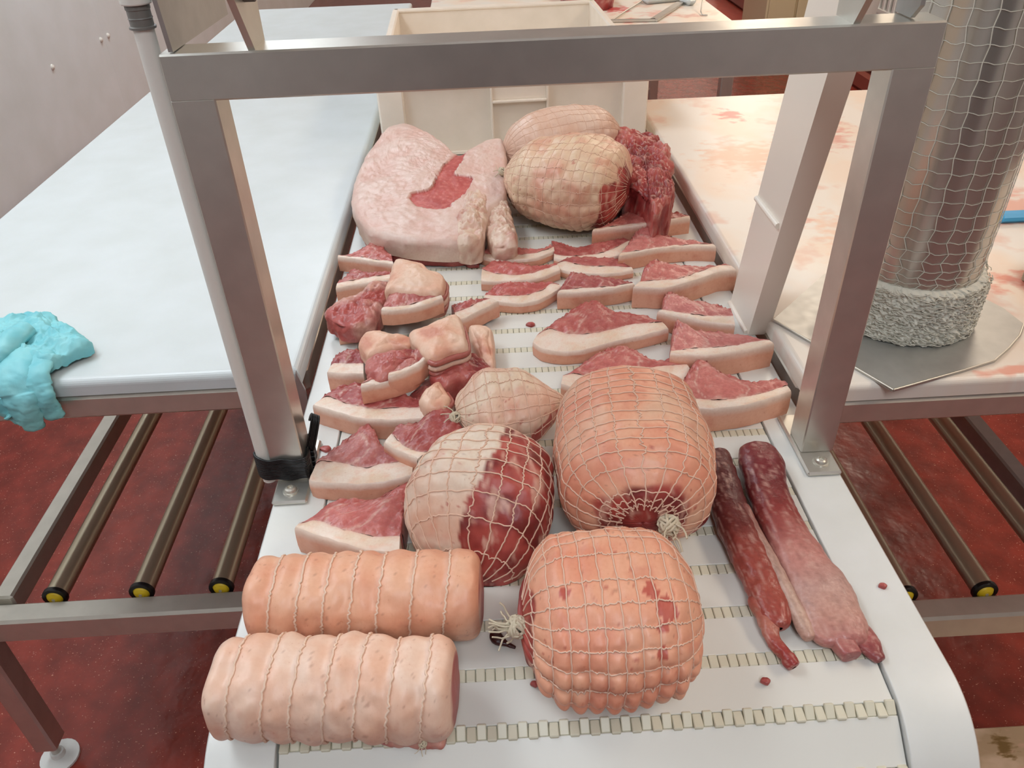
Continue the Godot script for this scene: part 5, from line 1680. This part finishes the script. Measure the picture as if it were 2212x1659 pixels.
	chop("dark red chop wedged between the left chops and the pale pointed netted joint", 0.945, 0.030, "a4504e", [Vector2(-0.2075, -0.0192), Vector2(-0.1912, -0.0031), Vector2(-0.1773, 0.0065), Vector2(-0.1649, 0.0142)], [Vector2(-0.1992, -0.0345), Vector2(-0.1823, -0.0101), Vector2(-0.1666, 0.0014), Vector2(-0.1528, 0.0034)], [Vector2(-0.1972, -0.0388), Vector2(-0.1926, -0.0531), Vector2(-0.1668, -0.0574), Vector2(-0.1504, -0.0838), Vector2(-0.1396, -0.0997), Vector2(-0.1236, -0.0718), Vector2(-0.1117, -0.0407)])
	chop("thick loin chop with a bright pink glossy face, directly behind the rear rolled joint", 0.940, 0.040, "c4706a", [Vector2(-0.2929, 0.1118), Vector2(-0.2656, 0.1247), Vector2(-0.2362, 0.1388), Vector2(-0.2073, 0.1513), Vector2(-0.1773, 0.1548)], [Vector2(-0.2894, 0.1066), Vector2(-0.2705, 0.1024), Vector2(-0.2478, 0.1146), Vector2(-0.2223, 0.1246), Vector2(-0.2024, 0.1315), Vector2(-0.1779, 0.132)], [Vector2(-0.2722, 0.0981), Vector2(-0.2614, 0.0752), Vector2(-0.2451, 0.0691), Vector2(-0.2152, 0.0722), Vector2(-0.1952, 0.0632), Vector2(-0.1753, 0.0479), Vector2(-0.1766, 0.0927), Vector2(-0.1769, 0.1254)])
	chop("heaped chop with its peaked rib end up, in front of the top back skin-covered block", 0.965, 0.028, "b86a64", [Vector2(-0.234, -0.3057), Vector2(-0.2152, -0.3039), Vector2(-0.1851, -0.3077), Vector2(-0.1641, -0.3182), Vector2(-0.1421, -0.333)], [Vector2(-0.2312, -0.3137), Vector2(-0.2089, -0.3129), Vector2(-0.1816, -0.3213), Vector2(-0.1452, -0.3419)], [Vector2(-0.2306, -0.3235), Vector2(-0.2243, -0.3662), Vector2(-0.2092, -0.4202), Vector2(-0.1884, -0.3685), Vector2(-0.1652, -0.3454), Vector2(-0.1475, -0.3495)])
	chop("chop with a thick white end sticking out of the heap toward mid belt", 0.935, 0.030, "b8625e", [Vector2(-0.1243, -0.3142), Vector2(-0.1081, -0.3237), Vector2(-0.0851, -0.344), Vector2(-0.0576, -0.3674)], [Vector2(-0.1268, -0.3368), Vector2(-0.1103, -0.3479), Vector2(-0.0884, -0.3676), Vector2(-0.0684, -0.376)], [Vector2(-0.1322, -0.3603), Vector2(-0.1213, -0.3694), Vector2(-0.106, -0.3753), Vector2(-0.0816, -0.3788)])
	chop("short fat end of a chop at the left belt edge under the heap", 0.930, 0.028, "c07a70", [Vector2(-0.3051, -0.3116), Vector2(-0.2858, -0.3151), Vector2(-0.2656, -0.3172), Vector2(-0.2559, -0.319)], [Vector2(-0.3042, -0.3209), Vector2(-0.287, -0.3247), Vector2(-0.2665, -0.3255), Vector2(-0.2567, -0.3273)], [Vector2(-0.3021, -0.3262), Vector2(-0.2883, -0.3359), Vector2(-0.268, -0.3395), Vector2(-0.2578, -0.3385)])
	chop("stack-topping chop with a blood-stained rind, front of the heap", 0.965, 0.030, "c07c74", [Vector2(-0.2428, -0.111), Vector2(-0.2188, -0.116), Vector2(-0.2013, -0.1228), Vector2(-0.1791, -0.1346), Vector2(-0.1648, -0.155)], [Vector2(-0.2421, -0.116), Vector2(-0.2245, -0.1259), Vector2(-0.2019, -0.1302), Vector2(-0.1813, -0.1412), Vector2(-0.1677, -0.1631)], [Vector2(-0.2294, -0.1327), Vector2(-0.2152, -0.1443), Vector2(-0.1913, -0.153), Vector2(-0.1734, -0.1647)])
	chop("second slice fanned out behind the blood-stained stack-topping chop", 0.972, 0.030, "c4827a", [Vector2(-0.2075, -0.1207), Vector2(-0.1888, -0.1275), Vector2(-0.1684, -0.1428), Vector2(-0.1576, -0.1617)], [Vector2(-0.2068, -0.127), Vector2(-0.1893, -0.135), Vector2(-0.1701, -0.1506), Vector2(-0.161, -0.1677)], [Vector2(-0.2035, -0.146), Vector2(-0.1852, -0.1666), Vector2(-0.172, -0.1883), Vector2(-0.1635, -0.1828)])
	chop("square-ended chop with a blunt white fat face, left belt edge in front of the heap", 0.935, 0.033, "9c4a4c", [Vector2(-0.3029, -0.1913), Vector2(-0.2805, -0.187), Vector2(-0.2513, -0.1844)], [Vector2(-0.3, -0.2071), Vector2(-0.2956, -0.2126), Vector2(-0.277, -0.2109), Vector2(-0.2539, -0.2087)], [Vector2(-0.3, -0.2165), Vector2(-0.2962, -0.2365), Vector2(-0.285, -0.2477), Vector2(-0.265, -0.2495), Vector2(-0.2532, -0.2325)])

func heap_list() -> void:
	slab("skin_on_offcut", "skin-covered pork block with cut layers on its right side, top back of the heap", "meat", 0.975, 0.050, "skin", [Vector2(-0.2331, -0.3577), Vector2(-0.2304, -0.4032), Vector2(-0.2243, -0.458), Vector2(-0.1989, -0.4519), Vector2(-0.178, -0.443), Vector2(-0.1634, -0.4168), Vector2(-0.146, -0.4006), Vector2(-0.1382, -0.381), Vector2(-0.1409, -0.3467), Vector2(-0.1569, -0.3381), Vector2(-0.1816, -0.3406), Vector2(-0.2178, -0.3531)])
	slab("bony_offcut", "ragged bony offcut with a pointed left end, overhanging the left belt edge", "meat", 0.950, 0.035, "mixed", [Vector2(-0.3274, -0.3381), Vector2(-0.3184, -0.36), Vector2(-0.3025, -0.376), Vector2(-0.279, -0.3931), Vector2(-0.2632, -0.4193), Vector2(-0.2496, -0.4338), Vector2(-0.2327, -0.4304), Vector2(-0.2322, -0.3883), Vector2(-0.2364, -0.3518), Vector2(-0.2466, -0.3093), Vector2(-0.2619, -0.3027), Vector2(-0.2754, -0.2933), Vector2(-0.2961, -0.2993), Vector2(-0.3111, -0.3129)])
	slab("skin_offcut", "low skin-covered offcut in the middle of the heap, left of the tilted square one", "meat", 0.965, 0.030, "skin", [Vector2(-0.2609, -0.2219), Vector2(-0.2589, -0.239), Vector2(-0.2512, -0.2533), Vector2(-0.2326, -0.2541), Vector2(-0.2106, -0.2443), Vector2(-0.1904, -0.2386), Vector2(-0.1807, -0.229), Vector2(-0.1851, -0.2039), Vector2(-0.2074, -0.2025), Vector2(-0.2239, -0.1935), Vector2(-0.2445, -0.1896)])
	slab("skin_offcut", "tilted square skin-covered offcut with layered right edge, right of the heap", "meat", 0.985, 0.040, "skin", [Vector2(-0.1853, -0.2119), Vector2(-0.165, -0.2284), Vector2(-0.1428, -0.244), Vector2(-0.12, -0.2547), Vector2(-0.1099, -0.2293), Vector2(-0.1034, -0.1685), Vector2(-0.1249, -0.1557), Vector2(-0.149, -0.1435), Vector2(-0.1686, -0.1712)])
	slab("chop_end", "upright fat-rimmed chop end leaning behind the square skin-covered offcut", "meat", 0.940, 0.035, "skin", [Vector2(-0.105, -0.2932), Vector2(-0.0889, -0.2984), Vector2(-0.0704, -0.2832), Vector2(-0.0675, -0.238), Vector2(-0.0697, -0.1809), Vector2(-0.0869, -0.1917), Vector2(-0.0997, -0.2348)])
	slab("lean_offcut", "red lean lump with a white sinew edge, front centre of the heap", "meat", 0.975, 0.030, "meat", [Vector2(-0.2381, -0.1426), Vector2(-0.2367, -0.1702), Vector2(-0.22, -0.1778), Vector2(-0.2047, -0.1821), Vector2(-0.1831, -0.1882), Vector2(-0.1702, -0.1835), Vector2(-0.1627, -0.1577), Vector2(-0.1716, -0.1496), Vector2(-0.1907, -0.1426), Vector2(-0.2004, -0.1263), Vector2(-0.218, -0.1216), Vector2(-0.2304, -0.1259)])
	slab("lean_offcut", "dark red lean lump at the right front of the heap, above the pale netted joint", "meat", 0.955, 0.045, "meat", [Vector2(-0.1592, -0.1472), Vector2(-0.1591, -0.1898), Vector2(-0.1408, -0.1998), Vector2(-0.1138, -0.2068), Vector2(-0.0925, -0.1988), Vector2(-0.0799, -0.1802), Vector2(-0.0698, -0.1544), Vector2(-0.0868, -0.1438), Vector2(-0.1115, -0.1364), Vector2(-0.1359, -0.1279), Vector2(-0.1512, -0.1314)])
	slab("skin_nub", "small rounded nub of skin and fat below the dark red lump", "meat", 0.955, 0.040, "skin", [Vector2(-0.1688, -0.0918), Vector2(-0.1626, -0.1136), Vector2(-0.1512, -0.1314), Vector2(-0.1421, -0.1338), Vector2(-0.1344, -0.1173), Vector2(-0.1262, -0.0961), Vector2(-0.1347, -0.079), Vector2(-0.1463, -0.0741), Vector2(-0.1591, -0.0753)])
	slab("lean_offcut", "dark red lean lying flat under the skin nub, behind the knot of the pale joint", "meat", 0.928, 0.027, "meat", [Vector2(-0.1883, -0.1404), Vector2(-0.1811, -0.1559), Vector2(-0.1681, -0.1767), Vector2(-0.1427, -0.188), Vector2(-0.1103, -0.1794), Vector2(-0.1039, -0.1544), Vector2(-0.1195, -0.1344), Vector2(-0.1347, -0.117), Vector2(-0.1558, -0.1066), Vector2(-0.1778, -0.1187)])
	slab("lean_trim", "thin dark red strip of trimmed lean below the big skin-on slab", "meat", 0.911, 0.010, "dark", [Vector2(-0.2882, -0.6149), Vector2(-0.2464, -0.6278), Vector2(-0.2211, -0.6368), Vector2(-0.1893, -0.6432), Vector2(-0.1602, -0.63), Vector2(-0.1194, -0.6137), Vector2(-0.0868, -0.6179), Vector2(-0.0827, -0.6019), Vector2(-0.1041, -0.5889), Vector2(-0.1342, -0.5716), Vector2(-0.1672, -0.5808), Vector2(-0.2064, -0.5907), Vector2(-0.252, -0.59)])
	slab("lean_trim", "small brown scrap of lean left of the rearmost small chop", "meat", 0.909, 0.008, "dark", [Vector2(-0.1168, -0.5719), Vector2(-0.1067, -0.5895), Vector2(-0.0914, -0.5916), Vector2(-0.0866, -0.5686), Vector2(-0.0885, -0.5504), Vector2(-0.1084, -0.5526)])
	slab("bone_in_trim", "ragged dark red bone-in trimming between the netted leg joint and the right table", "meat", 0.990, 0.085, "ragged", [Vector2(0.2111, -0.9762), Vector2(0.2298, -1.012), Vector2(0.2649, -1.006), Vector2(0.3014, -0.9821), Vector2(0.3174, -0.9215), Vector2(0.3055, -0.8182), Vector2(0.2905, -0.7426), Vector2(0.2817, -0.672), Vector2(0.2622, -0.6122), Vector2(0.2305, -0.57), Vector2(0.2232, -0.5832), Vector2(0.2261, -0.634), Vector2(0.2111, -0.6694), Vector2(0.1955, -0.7062), Vector2(0.1998, -0.8189)])
